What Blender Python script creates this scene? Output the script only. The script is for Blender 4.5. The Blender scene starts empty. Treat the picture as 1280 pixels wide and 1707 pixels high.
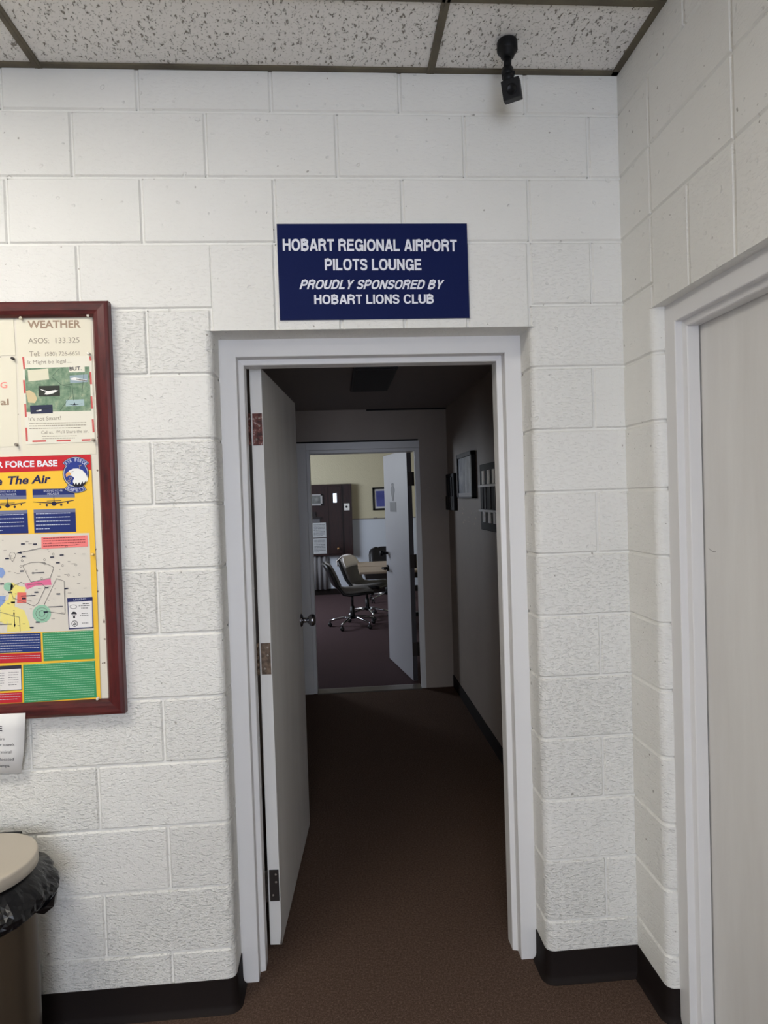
import bpy, bmesh, math, random
from mathutils import Vector, Matrix
random.seed(7)
S = bpy.context.scene
COL = S.collection
# ---------------------------------------------------------------- camera
F_PX, W_PX, H_PX = 1095.256, 1280, 1707
CAM_POS = Vector((0.9743, -2.1023, 1.6279))
CAM_ROT = Matrix(((0.99682255, -0.07272867, -0.03248605), (0.03402971, 0.02008699, 0.99921894), (0.07201931, 0.99714946, -0.0224981)))  # rows: right, up, forward
cam = bpy.data.cameras.new('camera'); cam_o = bpy.data.objects.new('camera', cam); COL.objects.link(cam_o)
cam.sensor_fit = 'VERTICAL'; cam.sensor_height = 36.0; cam.lens = F_PX * 36.0 / H_PX
cam.clip_start = 0.02; cam.clip_end = 100
m3 = Matrix((CAM_ROT[0], CAM_ROT[1], -CAM_ROT[2])).transposed()
cam_o.matrix_world = Matrix.Translation(CAM_POS) @ m3.to_4x4()
S.camera = cam_o
# ---------------------------------------------------------------- view, world and big lights
S.view_settings.view_transform = 'Standard'; S.view_settings.look = 'None'
S.view_settings.exposure = 0.42; S.view_settings.gamma = 1.0
try: S.view_settings.use_curve_mapping = False
except Exception: pass
S.cycles.use_denoising = True
S.cycles.max_bounces = 8; S.cycles.diffuse_bounces = 5
S.cycles.sample_clamp_indirect = 4.0
wd = bpy.data.worlds.new('world'); S.world = wd; wd.use_nodes = True
wd.node_tree.nodes['Background'].inputs[0].default_value = (0.55, 0.65, 0.85, 1)
wd.node_tree.nodes['Background'].inputs[1].default_value = 0.3

def area(name, loc, target, sx, sy, power, col):
    l = bpy.data.lights.new(name, 'AREA'); l.shape = 'RECTANGLE'; l.size = sx; l.size_y = sy
    l.energy = power; l.color = col
    o = bpy.data.objects.new(name, l); COL.objects.link(o); o.location = loc
    o.rotation_euler = (Vector(target) - Vector(loc)).to_track_quat('-Z', 'Y').to_euler()
    return o
TROFFER_STRENGTH = 17.8
TROFFER_COL = (1.0, 0.95, 0.86)
area('window_daylight', (0.98, -5.85, 1.30), (0.85, 0.0, 1.30), 1.8, 2.0, 72, (0.74, 0.82, 1.0))
area('lounge_window_daylight', (-1.45, 7.2, 1.85), (1.8, 7.9, 1.1), 2.4, 1.3, 105, (0.80, 0.88, 1.0))

# ---------------------------------------------------------------- helpers
def lin(c):
    return tuple((v/255/12.92 if v/255 <= 0.04045 else ((v/255+0.055)/1.055)**2.4) for v in c) + (1.0,)
MATS = {}
def mat(name, rgb, rough=0.6, metal=0.0, spec=0.5, emit=None):
    if name in MATS: return MATS[name]
    m = bpy.data.materials.new(name); m.use_nodes = True
    b = m.node_tree.nodes['Principled BSDF']
    b.inputs['Base Color'].default_value = lin(rgb); b.inputs['Roughness'].default_value = rough
    b.inputs['Metallic'].default_value = metal; b.inputs['Specular IOR Level'].default_value = spec
    if emit:
        b.inputs['Emission Color'].default_value = emit[0] + (1,) if len(emit[0]) == 3 else emit[0]
        b.inputs['Emission Strength'].default_value = emit[1]
    MATS[name] = m
    return m
def nd(m, t, **kw):
    n = m.node_tree.nodes.new(t)
    for k, v in kw.items():
        if k.startswith('i_'):
            n.inputs[k[2:].replace('_', ' ')].default_value = v
        else: setattr(n, k, v)
    return n
def lk(m, a, b): m.node_tree.links.new(a, b)
def noise(m, scale, detail=3, rough=0.55, stretch=(1, 1, 1), rot=(0, 0, 0), coord='Object'):
    tc = nd(m, 'ShaderNodeTexCoord'); mp = nd(m, 'ShaderNodeMapping'); n = nd(m, 'ShaderNodeTexNoise')
    mp.inputs['Scale'].default_value = stretch; mp.inputs['Rotation'].default_value = rot
    n.inputs['Scale'].default_value = scale; n.inputs['Detail'].default_value = detail; n.inputs['Roughness'].default_value = rough
    lk(m, tc.outputs[coord], mp.inputs[0]); lk(m, mp.outputs[0], n.inputs['Vector'])
    return n.outputs['Fac']
def ramp(m, src, stops):
    r = nd(m, 'ShaderNodeValToRGB'); e = r.color_ramp.elements
    while len(e) < len(stops): e.new(0.5)
    for el, (p, c) in zip(e, stops):
        el.position = p; el.color = c if len(c) == 4 else tuple(c) + (1,)
    lk(m, src, r.inputs[0]); return r.outputs[0]
def g(v): return (v, v, v, 1)
def math_n(m, op, a, b=None):
    n = nd(m, 'ShaderNodeMath', operation=op)
    for i, x in enumerate((a, b)):
        if x is None: continue
        if isinstance(x, (int, float)): n.inputs[i].default_value = x
        else: lk(m, x, n.inputs[i])
    return n.outputs[0]
def bump(m, height, strength, dist, normal=None):
    b = nd(m, 'ShaderNodeBump'); b.inputs['Strength'].default_value = strength; b.inputs['Distance'].default_value = dist
    lk(m, height, b.inputs['Height'])
    if normal is not None: lk(m, normal, b.inputs['Normal'])
    return b.outputs['Normal']
def bsdf(m): return m.node_tree.nodes['Principled BSDF']
def set_normal(m, n): lk(m, n, bsdf(m).inputs['Normal'])
def tint(m, fac, c0, c1):
    lk(m, ramp(m, fac, [(0.3, lin(c0)), (0.7, lin(c1))]), bsdf(m).inputs['Base Color'])

class MB:
    """collects shapes and links them as ONE mesh object"""
    def __init__(s): s.v = []; s.f = []; s.mi = []; s.sm = []; s.mats = []; s.attr = []; s.cur = 0.0
    def _m(s, m):
        if m is None: return 0
        if m not in s.mats: s.mats.append(m)
        return s.mats.index(m)
    def add(s, vs, fs, m=None, smooth=False):
        o = len(s.v); s.v += [tuple(p) for p in vs]; s.attr += [s.cur]*len(vs)
        k = s._m(m)
        for f in fs: s.f.append([o+i for i in f]); s.mi.append(k); s.sm.append(smooth)
    def box(s, a, b, m=None, bev=0.0):
        x0, y0, z0 = [min(p, q) for p, q in zip(a, b)]; x1, y1, z1 = [max(p, q) for p, q in zip(a, b)]
        if bev > 0:
            bm = bmesh.new(); bmesh.ops.create_cube(bm, size=1)
            bmesh.ops.transform(bm, matrix=Matrix.Translation(((x0+x1)/2, (y0+y1)/2, (z0+z1)/2)) @ Matrix.Diagonal((x1-x0, y1-y0, z1-z0, 1)), verts=bm.verts)
            bmesh.ops.bevel(bm, geom=bm.edges[:], offset=min(bev, 0.45*min(x1-x0, y1-y0, z1-z0)), segments=2, affect='EDGES', profile=0.7)
            s.bm(bm, m); return
        s.add([(x0,y0,z0),(x1,y0,z0),(x1,y1,z0),(x0,y1,z0),(x0,y0,z1),(x1,y0,z1),(x1,y1,z1),(x0,y1,z1)],
              [(0,3,2,1),(4,5,6,7),(0,1,5,4),(1,2,6,5),(2,3,7,6),(3,0,4,7)], m)
    def bm(s, bm, m=None, smooth=False):
        bm.verts.ensure_lookup_table(); bm.verts.index_update()
        s.add([v.co[:] for v in bm.verts], [[v.index for v in f.verts] for f in bm.faces], m, smooth); bm.free()
    def prism(s, poly, d, m=None, smooth=False):
        """poly: 3d points of one face; extruded by vector d, capped"""
        n = len(poly); d = Vector(d); P = [Vector(p) for p in poly]
        s.add([p[:] for p in P] + [(p+d)[:] for p in P],
              [list(range(n))[::-1], list(range(n, 2*n))], m)
        o = len(s.v) - 2*n
        for i in range(n):
            j = (i+1) % n; s.f.append([o+i, o+j, o+n+j, o+n+i]); s.mi.append(s._m(m)); s.sm.append(smooth)
    def lathe(s, prof, center, axis='z', seg=32, m=None, a0=0, a1=2*math.pi):
        """prof: list of (r, h)"""
        full = abs(a1-a0-2*math.pi) < 1e-6; n = seg if full else seg+1; vs = []
        for r, h in prof:
            for i in range(n):
                a = a0+(a1-a0)*i/seg; c, q = r*math.cos(a), r*math.sin(a)
                p = {'z': (c, q, h), 'y': (c, h, q), 'x': (h, c, q)}[axis]
                vs.append((p[0]+center[0], p[1]+center[1], p[2]+center[2]))
        fs = []
        for k in range(len(prof)-1):
            for i in range(seg):
                j = (i+1) % n; fs.append((k*n+i, k*n+j, (k+1)*n+j, (k+1)*n+i))
        s.add(vs, fs, m, True)
    def tube(s, pts, r, seg=8, m=None):
        P = [Vector(p) for p in pts]; rs = r if isinstance(r, (list, tuple)) else [r]*len(P); vs = []; up = Vector((0, 0, 1))
        for i, p in enumerate(P):
            t = (P[min(i+1, len(P)-1)] - P[max(i-1, 0)]).normalized()
            u = up.cross(t)
            if u.length < 1e-3: u = Vector((1, 0, 0)).cross(t)
            u.normalize(); w = t.cross(u)
            for k in range(seg):
                a = 2*math.pi*k/seg; vs.append((p + u*math.cos(a)*rs[i] + w*math.sin(a)*rs[i])[:])
        fs = [(i*seg+k, i*seg+(k+1) % seg, (i+1)*seg+(k+1) % seg, (i+1)*seg+k) for i in range(len(P)-1) for k in range(seg)]
        fs += [tuple(range(seg))[::-1], tuple(range((len(P)-1)*seg, len(P)*seg))]
        s.add(vs, fs, m, True)
    def build(s, name, m=None, parent=None, bev=0.0, attr=False):
        me = bpy.data.meshes.new(name); me.from_pydata(s.v, [], s.f)
        if not s.mats: s.mats = [m]
        elif m is not None and m not in s.mats and None in s.mats: pass
        for q in s.mats: me.materials.append(q)
        for p, k, q in zip(me.polygons, s.mi, s.sm): p.material_index = k; p.use_smooth = q
        if attr:
            a = me.attributes.new('rough_amount', 'FLOAT', 'POINT')
            for i, v in enumerate(s.attr): a.data[i].value = v
        bm = bmesh.new(); bm.from_mesh(me); bmesh.ops.recalc_face_normals(bm, faces=bm.faces); bm.to_mesh(me); bm.free()
        o = bpy.data.objects.new(name, me); COL.objects.link(o)
        if parent is not None: o.parent = parent
        if bev:
            b = o.modifiers.new('bevel', 'BEVEL'); b.width = bev; b.segments = 2; b.limit_method = 'ANGLE'
        return o
def tag(o, label, cat, group=None):
    o['label'] = label; o['category'] = cat; o['kind'] = 'thing'
    if group: o['group'] = group
    return o
def struct(o): o['kind'] = 'structure'; return o
def empty(name, loc, label=None, cat=None, group=None, kind='thing'):
    o = bpy.data.objects.new(name, None); COL.objects.link(o); o.location = loc
    o.empty_display_size = 0.05
    if label: tag(o, label, cat, group)
    if kind != 'thing': o['kind'] = kind
    PEND.append(o)
    return o
PEND = []
def part(mb, name, m, root, label=None, bev=0.0):
    """mesh built in world coordinates, then hung under its thing"""
    o = mb.build(name, m, None, bev)
    base = Vector((0, 0, 0)); r = root
    while r is not None: base += r.location; r = r.parent
    o.data.transform(Matrix.Translation(-base)); o.parent = root
    if label: o['label'] = label
    return o
def place_on(px, py, y):
    """photo pixel -> the world point on the wall plane at depth y"""
    d = CAM_ROT.transposed() @ Vector(((px-640)/F_PX, -(py-853.5)/F_PX, 1.0))
    return CAM_POS + d*((y-CAM_POS.y)/d.y)

# ---------------------------------------------------------------- materials
def wall_paint(name, c0, c1, k=1.0):
    m = mat(name, c0, 0.55, spec=0.35)
    tint(m, noise(m, 2.2, 4), c0, c1)
    spot = ramp(m, noise(m, 55, 1.5, 0.4), [(0.75, g(0)), (0.78, g(1))])
    mx = nd(m, 'ShaderNodeMixRGB'); src = bsdf(m).inputs['Base Color'].links[0].from_socket
    lk(m, spot, mx.inputs[0]); lk(m, src, mx.inputs[1]); mx.inputs[2].default_value = lin((168, 164, 156)); lk(m, mx.outputs[0], bsdf(m).inputs['Base Color'])
    at = nd(m, 'ShaderNodeAttribute', attribute_name='rough_amount')
    fine = noise(m, 165, 4, 0.62, (1, 1, 1.25), (0, 0.6, 0))
    worm = ramp(m, noise(m, 98, 2.5, 0.55, (0.6, 0.6, 1.7), (0, 0.65, 0)), [(0.53, g(0)), (0.63, g(1))])
    pit = ramp(m, noise(m, 42, 1.5, 0.4), [(0.70, g(0)), (0.76, g(1))])
    h = math_n(m, 'MULTIPLY', math_n(m, 'ADD', math_n(m, 'MULTIPLY', fine, 0.8), math_n(m, 'MULTIPLY', worm, -0.55)), at.outputs['Fac'])
    h2 = math_n(m, 'ADD', h, math_n(m, 'MULTIPLY', pit, -0.5))
    h3 = math_n(m, 'ADD', h2, math_n(m, 'MULTIPLY', noise(m, 14, 3), 0.35))
    set_normal(m, bump(m, h3, 0.9*k, 0.0048))
    return m
M_WALL = wall_paint('white_block_paint', (226, 225, 219), (232, 231, 226))
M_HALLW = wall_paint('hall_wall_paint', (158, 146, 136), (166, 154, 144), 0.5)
M_FRAME = mat('white_gloss_frame_paint', (222, 221, 220), 0.38)
set_normal(M_FRAME, bump(M_FRAME, noise(M_FRAME, 22, 3), 0.12, 0.004))
M_DOOR = mat('white_door_paint', (214, 213, 210), 0.42)
tint(M_DOOR, noise(M_DOOR, 3, 5, 0.6, (3, 3, 0.4)), (218, 216, 212), (230, 229, 226))
set_normal(M_DOOR, bump(M_DOOR, noise(M_DOOR, 60, 4, 0.6, (1, 1, 0.2)), 0.12, 0.002))
M_DARKLINE = mat('dark_line', (18, 17, 20), 0.8)
M_BASE = mat('dark_vinyl_base', (24, 17, 15), 0.7, spec=0.2)
set_normal(M_BASE, bump(M_BASE, noise(M_BASE, 30, 3), 0.1, 0.003))
def carpet(name, a, b, c):
    m = mat(name, a, 0.95, spec=0.1)
    f = noise(m, 420, 3, 0.7); f2 = noise(m, 130, 4, 0.7)
    mix = math_n(m, 'ADD', math_n(m, 'MULTIPLY', f, 0.6), math_n(m, 'MULTIPLY', f2, 0.4))
    lk(m, ramp(m, mix, [(0.36, lin(a)), (0.5, lin(b)), (0.62, lin(c))]), bsdf(m).inputs['Base Color'])
    set_normal(m, bump(m, mix, 0.9, 0.012))
    return m
M_CARPET = carpet('brown_carpet', (68, 52, 44), (100, 80, 69), (140, 117, 102))
M_CARPET2 = carpet('cool_lit_carpet', (68, 52, 55), (92, 74, 77), (112, 94, 95))  # brown carpet with the lounge's bluish light tinted into its colour
M_TILE = mat('fissured_ceiling_tile', (205, 203, 196), 0.9, spec=0.1)
fis = ramp(M_TILE, noise(M_TILE, 105, 2.2, 0.6, (1, 0.55, 1), (0, 0, 0.5)), [(0.61, g(0)), (0.68, g(1))])
fis2 = ramp(M_TILE, noise(M_TILE, 170, 2, 0.6, (0.8, 1, 1), (0, 0, 1.1)), [(0.63, g(0)), (0.70, g(1))])
fism = math_n(M_TILE, 'MAXIMUM', fis, math_n(M_TILE, 'MULTIPLY', fis2, 0.8))
lk(M_TILE, ramp(M_TILE, fism, [(0.0, lin((236, 234, 229))), (1.0, lin((150, 144, 134)))]), bsdf(M_TILE).inputs['Base Color'])
set_normal(M_TILE, bump(M_TILE, math_n(M_TILE, 'MULTIPLY', fism, -1.0), 0.8, 0.006))
M_GRID = mat('discoloured_ceiling_grid', (92, 84, 66), 0.6)
tint(M_GRID, noise(M_GRID, 9, 4), (78, 70, 56), (106, 98, 78))
M_WOOD = mat('mahogany_stained_wood', (96, 32, 34), 0.32)
def wood(m, c0, c1, stretch, sc=9):
    f = noise(m, sc, 6, 0.6, stretch)
    lk(m, ramp(m, f, [(0.3, lin(c0)), (0.55, lin(c1)), (0.72, lin(c0))]), bsdf(m).inputs['Base Color'])
    set_normal(m, bump(m, f, 0.15, 0.003))
wood(M_WOOD, (50, 13, 15), (88, 28, 27), (4, 4, 0.7))
M_WOODH = mat('mahogany_stained_rail', (96, 32, 34), 0.32); wood(M_WOODH, (50, 13, 15), (90, 31, 28), (0.7, 4, 4))
M_DWOOD = mat('dark_red_brown_wood', (62, 26, 24), 0.4); wood(M_DWOOD, (27, 12, 12), (44, 20, 18), (5, 5, 0.5))
M_TABLE = mat('tan_table_laminate', (178, 158, 136), 0.4)
M_PAPER = mat('cream_paper', (226, 220, 200), 0.7)
M_WPAPER = mat('white_paper', (226, 225, 222), 0.7)
M_PANEL = mat('cream_board_panel', (222, 216, 198), 0.8)
fsp = ramp(M_PANEL, noise(M_PANEL, 70, 1, 0.4), [(0.71, g(0)), (0.74, g(1))])
lk(M_PANEL, ramp(M_PANEL, fsp, [(0, lin((224, 218, 202))), (1, lin((120, 105, 90)))]), bsdf(M_PANEL).inputs['Base Color'])
M_BLACK = mat('black_plastic', (12, 12, 14), 0.5, spec=0.25)
M_BAG = mat('black_bin_liner', (9, 9, 12), 0.3, spec=0.4)
M_CHROME = mat('chrome', (200, 200, 205), 0.15, 1.0)
M_NICKEL = mat('brushed_nickel', (150, 150, 155), 0.22, 1.0)
M_STEEL = mat('bronze_tinted_steel', (80, 70, 60), 0.33, 0.95)
M_LID = mat('champagne_steel_lid', (196, 187, 172), 0.42, 0.35)
M_RUST = mat('rusty_hinge_leaf', (86, 48, 42), 0.5, 0.4)
lk(M_RUST, ramp(M_RUST, noise(M_RUST, 60, 4, 0.65), [(0.35, lin((50, 26, 24))), (0.55, lin((104, 58, 50))), (0.70, lin((190, 176, 172)))]), bsdf(M_RUST).inputs['Base Color'])
M_BRASS = mat('worn_brass_hinge_leaf', (98, 84, 70), 0.45, 0.5)
lk(M_BRASS, ramp(M_BRASS, noise(M_BRASS, 70, 3), [(0.35, lin((80, 66, 54))), (0.7, lin((126, 106, 88)))]), bsdf(M_BRASS).inputs['Base Color'])
M_DHINGE = mat('dark_hinge_leaf', (46, 38, 34), 0.6, 0.3)
M_BLUE = mat('navy_sign_face', (6, 21, 72), 0.6, spec=0.15)
M_SIGNW = mat('white_vinyl_letters', (226, 228, 236), 0.5)
def ink(rgb): return mat('ink_%d_%d_%d' % rgb, rgb, 0.6, spec=0.25)
M_ALU = mat('worn_aluminium_strip', (120, 114, 108), 0.4, 0.7)
M_FABRIC = mat('grey_beige_upholstery', (132, 128, 124), 0.9)
set_normal(M_FABRIC, bump(M_FABRIC, noise(M_FABRIC, 400, 2), 0.4, 0.002))
M_LIT_TOP = mat('lit_chair_top', (244, 238, 234), 0.85)  # paler colour standing for strong light on one chair's top
M_SHELL = mat('black_chair_shell', (20, 19, 22), 0.45)
M_CURTAIN = mat('grey_curtain_cloth', (128, 126, 128), 0.9)
M_LBEIGE = mat('beige_textured_wall', (206, 198, 170), 0.85); set_normal(M_LBEIGE, bump(M_LBEIGE, noise(M_LBEIGE, 60, 4, 0.6), 0.5, 0.01))
M_LWHITE = mat('pale_blue_white_wall', (206, 212, 222), 0.7)
M_FIX = mat('unlit_fixture_lens', (74, 74, 76), 0.7, spec=.2)
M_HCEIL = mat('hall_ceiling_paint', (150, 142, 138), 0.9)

# ---------------------------------------------------------------- block walls
CH = 0.2032; OFF = 0.0045; BEVW = 0.0050; DEP = 0.0062
def path_fn(pts):
    """pts: plan polyline; returns (length, f(s)->(point, outward normal), break positions)"""
    P = [Vector(p) for p in pts]; L = [0.0]
    for a, b in zip(P, P[1:]): L.append(L[-1] + (b-a).length)
    def seg_n(i):
        d = (P[i+1]-P[i]).normalized(); return Vector((d.y, -d.x))
    def f(s):
        s = max(0, min(L[-1], s))
        for i in range(len(P)-1):
            if s <= L[i+1] + 1e-9: break
        t = (s-L[i])/max(1e-9, L[i+1]-L[i]); n = seg_n(i)
        if abs(s-L[i+1]) < 1e-7 and i+2 < len(P): n = (n+seg_n(i+1)).normalized()
        elif abs(s-L[i]) < 1e-7 and i > 0: n = (n+seg_n(i-1)).normalized()
        return P[i].lerp(P[i+1], t), n
    return L[-1], f, L
def block(mb, path, s0, s1, z0, z1, gl=True, gr=True, gb=True, gt=True, rough=0.6):
    Ln, f, brk = path
    ss = []
    ss += [(s0+OFF*0.55, DEP), (s0+OFF*0.55+BEVW, 0)] if gl else [(s0, 0)]
    e = s1-OFF*0.55-BEVW if gr else s1
    ss += [(b, 0) for b in brk if ss[-1][0]+0.002 < b < e-0.002]
    ss += [(e, 0), (s1-OFF*0.55, DEP)] if gr else [(s1, 0)]
    zz = []
    zz += [(z0+OFF*0.55, DEP), (z0+OFF*0.55+BEVW, 0)] if gb else [(z0, 0)]
    zz += [(z1-OFF*0.55-BEVW, 0), (z1-OFF*0.55, DEP)] if gt else [(z1, 0)]
    mb.cur = rough
    vs = []
    for z, dz in zz:
        for s, ds in ss:
            p, n = f(s); d = max(dz, ds); p = p - n*d
            vs.append((p.x, p.y, z))
    n = len(ss); fs = [(j*n+i, j*n+i+1, (j+1)*n+i+1, (j+1)*n+i) for j in range(len(zz)-1) for i in range(n-1)]
    mb.add(vs, fs, M_WALL, True)
def sheet(mb, path, s0, s1, z0, z1, dep=DEP):
    Ln, f, brk = path; ss = [s0] + [b for b in brk if s0+1e-6 < b < s1-1e-6] + [s1]; vs = []; mb.cur = 0.1
    for z in (z0, z1):
        for s in ss:
            p, n = f(s); p = p-n*dep; vs.append((p.x, p.y, z))
    k = len(ss); mb.add(vs, [(i, i+1, k+i+1, k+i) for i in range(k-1)], M_WALL)
def course_z(k): return (14-k)*CH
XO0, XO1, ZL, RB = 0.603, 1.621, 2.166, 0.026      # front opening: left, right, lintel underside, bullnose radius
XR = 1.93                                           # right wall
ZC = 2.972                                          # ceiling
ZT = 2.985
def arc(cx, cy, r, a0, a1, n=6): return [(cx+r*math.cos(a0+(a1-a0)*i/n), cy+r*math.sin(a0+(a1-a0)*i/n)) for i in range(n+1)]
jit = random.Random(3)
wf = MB()
XL = -3.2
FR = 0.118                                          # depth of the door frame face behind the wall face
# left of the door
pathL = path_fn([(XL, 0)] + arc(XO0-RB, RB, RB, -math.pi/2, 0) + [(XO0, 0.24)])
pathS = path_fn([(XL, 0), (XR+0.02, 0)])
H2 = lambda h: h*CH - XL
def rough_of(k, x):
    base = {14: .9, 13: .9, 12: 1.0, 11: 1.0, 10: .9, 9: .85, 8: .9, 7: .8, 6: .7, 5: .65, 4: .5, 3: .55, 2: .3, 1: .22, 0: .2, -1: .2}.get(k, .3)
    return base*(0.65+0.7*jit.random())*(0.75 if x > 1.6 and k < 8 else 1.0)
for k in range(3, 14):                              # courses between joint k and joint k+1, joint 14 is the floor
    z1, z0 = course_z(k), course_z(k+1)
    if k == 13: z0 = 0.0
    odd = k in (3, 5, 7, 9, 11, 13)
    hs = [h for h in range(-15, 3) if (h % 2 == 0) == odd]
    js = [max(0.0, H2(h)+jit.uniform(-.003, .003)) for h in hs if H2(h) > 0.05]
    js = [0.0] + js + [pathL[0]]
    for i, (a, b) in enumerate(zip(js, js[1:])):
        last = i == len(js)-2; gb = k != 13; r = rough_of(k, 0)
        if k == 3 and last:
            block(wf, pathL, a, b, z0, ZL, True, False, True, False, r)
            block(wf, pathS, a, XO0-XL, ZL, z1, True, True, False, True, r)
        else:
            block(wf, pathL, a, b, z0, z1, True, not last, gb, True, r)
sheet(wf, pathL, 0, pathL[0], 0, ZL); sheet(wf, pathS, 0, XO0-XL, ZL, course_z(3))
# pier right of the door
pathP = path_fn([(XO1, 0.24)] + arc(XO1+RB, RB, RB, math.pi, 1.5*math.pi) + [(XR+0.02, 0)])
sx0 = pathP[0] - (XR+0.02)                          # s = x + sx0 on the flat face
for k in range(3, 14):
    z1, z0 = course_z(k), course_z(k+1)
    hx = [1.829+jit.uniform(-.002, .002)] if k in (4, 6, 8, 10, 12) else []
    js = [0.0] + [x+sx0 for x in hx] + [pathP[0]]
    for i, (a, b) in enumerate(zip(js, js[1:])):
        r = rough_of(k, 1.8)
        if k == 3 and i == 0:
            block(wf, pathP, a, b, z0, ZL, False, False, True, False, r)
            block(wf, pathS, XO1-XL, pathS[0], ZL, z1, True, False, False, True, r)
        else:
            block(wf, pathP, a, b, z0, z1, i > 0, i < len(js)-2, k != 13, True, r)
sheet(wf, pathP, 0, pathP[0], 0, ZL); sheet(wf, pathS, XO1-XL, pathS[0], ZL, course_z(3))
# courses above, and the lintel of eight inch pieces between joint 2 and the opening
for k in (-1, 0, 1, 2):
    z1, z0 = min(course_z(k), ZT), course_z(k+1)
    odd = k in (-1, 1)
    hs = [h for h in range(-15, 10) if (h % 2 == 0) == odd]
    if k == 2: hs = [h for h in range(-15, 4) if h % 2] + [8, 9]
    js = [H2(h)+jit.uniform(-.003, .003) for h in hs if H2(h) > 0.05]
    if k == 2:
        js = [0.0]+[j for j in js]+[pathS[0]]
        for a, b in zip(js, js[1:]):
            if abs(a-H2(3)) < .02: continue
            block(wf, pathS, a, b, z0, z1, True, b < pathS[0]-.01, True, True, rough_of(k, 0))
        continue
    js = [0.0] + js + [pathS[0]]
    for a, b in zip(js, js[1:]):
        block(wf, pathS, a, b, z0, z1, True, b < pathS[0]-.01, True, k > -1, rough_of(k, 0))
for i in range(5):
    a = XO0-XL+i*(XO1-XO0)/5; b = XO0-XL+(i+1)*(XO1-XO0)/5
    block(wf, pathS, a, b, ZL, course_z(2), True, True, False, True, 0.3)
sheet(wf, pathS, 0, pathS[0], course_z(3), ZT); sheet(wf, pathS, XO0-XL, XO1-XL, ZL, course_z(3))
wf.cur = 0.5
wf.add([(XO0-.03, 0, ZL), (XO1+.03, 0, ZL), (XO1+.03, .24, ZL), (XO0-.03, .24, ZL)], [(0, 1, 2, 3)], M_WALL)
wf.box((XL, 0.05, 0), (XO0-RB-.004, 0.24, 2.985), M_WALL); wf.box((XO1+RB+.004, 0.05, 0), (XR+.3, 0.24, 2.985), M_WALL); wf.box((XO0-RB, 0.01, ZL+.004), (XO1+RB, 0.24, 2.985), M_WALL)
o = struct(wf.build('wall_front', None, attr=True)); e = o.modifiers.new('edges', 'EDGE_SPLIT'); e.split_angle = math.radians(28)

# right wall: runs from the corner towards the viewer, with its own doorway
wr = MB()
YO0, YO1 = -0.2032, -0.2032-1.018
pathR1 = path_fn([(XR, 0.02)] + arc(XR+RB, YO0+RB, RB, math.pi, 1.5*math.pi) + [(XR+0.24, YO0)])
pathR2 = path_fn([(XR+0.24, YO1)] + arc(XR+RB, YO1-RB, RB, math.pi/2, math.pi) + [(XR, -6.0)])
pathRS = path_fn([(XR, 0.02), (XR, -6.0)])
RY = lambda y: 0.02-y
for k in range(3, 14):
    z1, z0 = course_z(k), course_z(k+1); r = rough_of(k, 1.9)*0.7
    top = ZL if k == 3 else z1
    block(wr, pathR1, 0, pathR1[0], z0, top, False, False, k != 13, k != 3, r)
    if k == 3: block(wr, pathRS, 0, RY(YO0), ZL, z1, False, True, False, True, r)
    L2 = pathR2[0]; st = 0.24+(0 if k % 2 else .2032)
    js = [0.0] + [s for s in [st+.4064*i for i in range(1, 13)] if s < L2-.1] + [L2]
    for i, (a, b) in enumerate(zip(js, js[1:])):
        block(wr, pathR2, a, b, z0, top, i > 0, i < len(js)-2, k != 13, k != 3, r)
    if k == 3: block(wr, pathRS, RY(YO1), pathRS[0], ZL, z1, True, False, False, True, r)
sheet(wr, pathR1, 0, pathR1[0], 0, ZL); sheet(wr, pathR2, 0, pathR2[0], 0, ZL)
for k in (-1, 0, 1, 2):
    z1, z0 = min(course_z(k), ZT), course_z(k+1)
    ys = [0.02]
    if k == 2:
        ys += [YO0] + [YO1-.4064*i for i in range(0, 12)]
    else: ys += [y for y in [-(0.2032*(3 if k == 1 else 1 if k == 0 else 2)) - .4064*i for i in range(-1, 15)] if -5.9 < y < -.05]
    ys += [-6.0]
    for a, b in zip(ys, ys[1:]):
        if k == 2 and abs(a-YO0) < 1e-6: continue
        block(wr, pathRS, RY(a), RY(b), z0, z1, a < .01, b > -5.9, True, k > -1, rough_of(k, 0)*.8)
for i in range(5):
    block(wr, pathRS, RY(YO0)+i*1.018/5, RY(YO0)+(i+1)*1.018/5, ZL, course_z(2), True, True, False, True, .25)
sheet(wr, pathRS, 0, pathRS[0], ZL, ZT)
wr.cur = .4
wr.add([(XR, YO0+.03, ZL), (XR, YO1-.03, ZL), (XR+.24, YO1-.03, ZL), (XR+.24, YO0+.03, ZL)], [(0, 1, 2, 3)], M_WALL)
wr.box((XR+.03, 0.3, 0), (XR+.24, YO0+RB+.004, 2.985), M_WALL); wr.box((XR+.03, YO1-RB-.004, 0), (XR+.24, -6, 2.985), M_WALL); wr.box((XR+.01, YO0+RB, ZL+.004), (XR+.24, YO1-RB, 2.985), M_WALL)
o = struct(wr.build('wall_right', None, attr=True)); e = o.modifiers.new('edges', 'EDGE_SPLIT'); e.split_angle = math.radians(28)

b = MB(); b.box((XL-.15, -6.15, 0), (XL, 0.24, 2.985)); struct(b.build('wall_left', M_WALL))
b = MB(); b.box((XL, -6.15, 0), (XR+.24, -6.0, 2.985)); struct(b.build('wall_back', M_WALL))

# ---------------------------------------------------------------- floor, ceiling
b = MB(); b.box((XL-.15, -6.15, -.1), (4.0, 3.46, 0)); struct(b.build('floor', M_CARPET))
b = MB(); b.box((-1.65, 3.46, -.1), (4.0, 9.4, 0)); struct(b.build('floor_lounge', M_CARPET2))
b = MB(); b.box((XL-.15, -6.15, ZC+.004), (XR+.24, 0.24, ZC+.06)); struct(b.build('ceiling', M_TILE))
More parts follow.
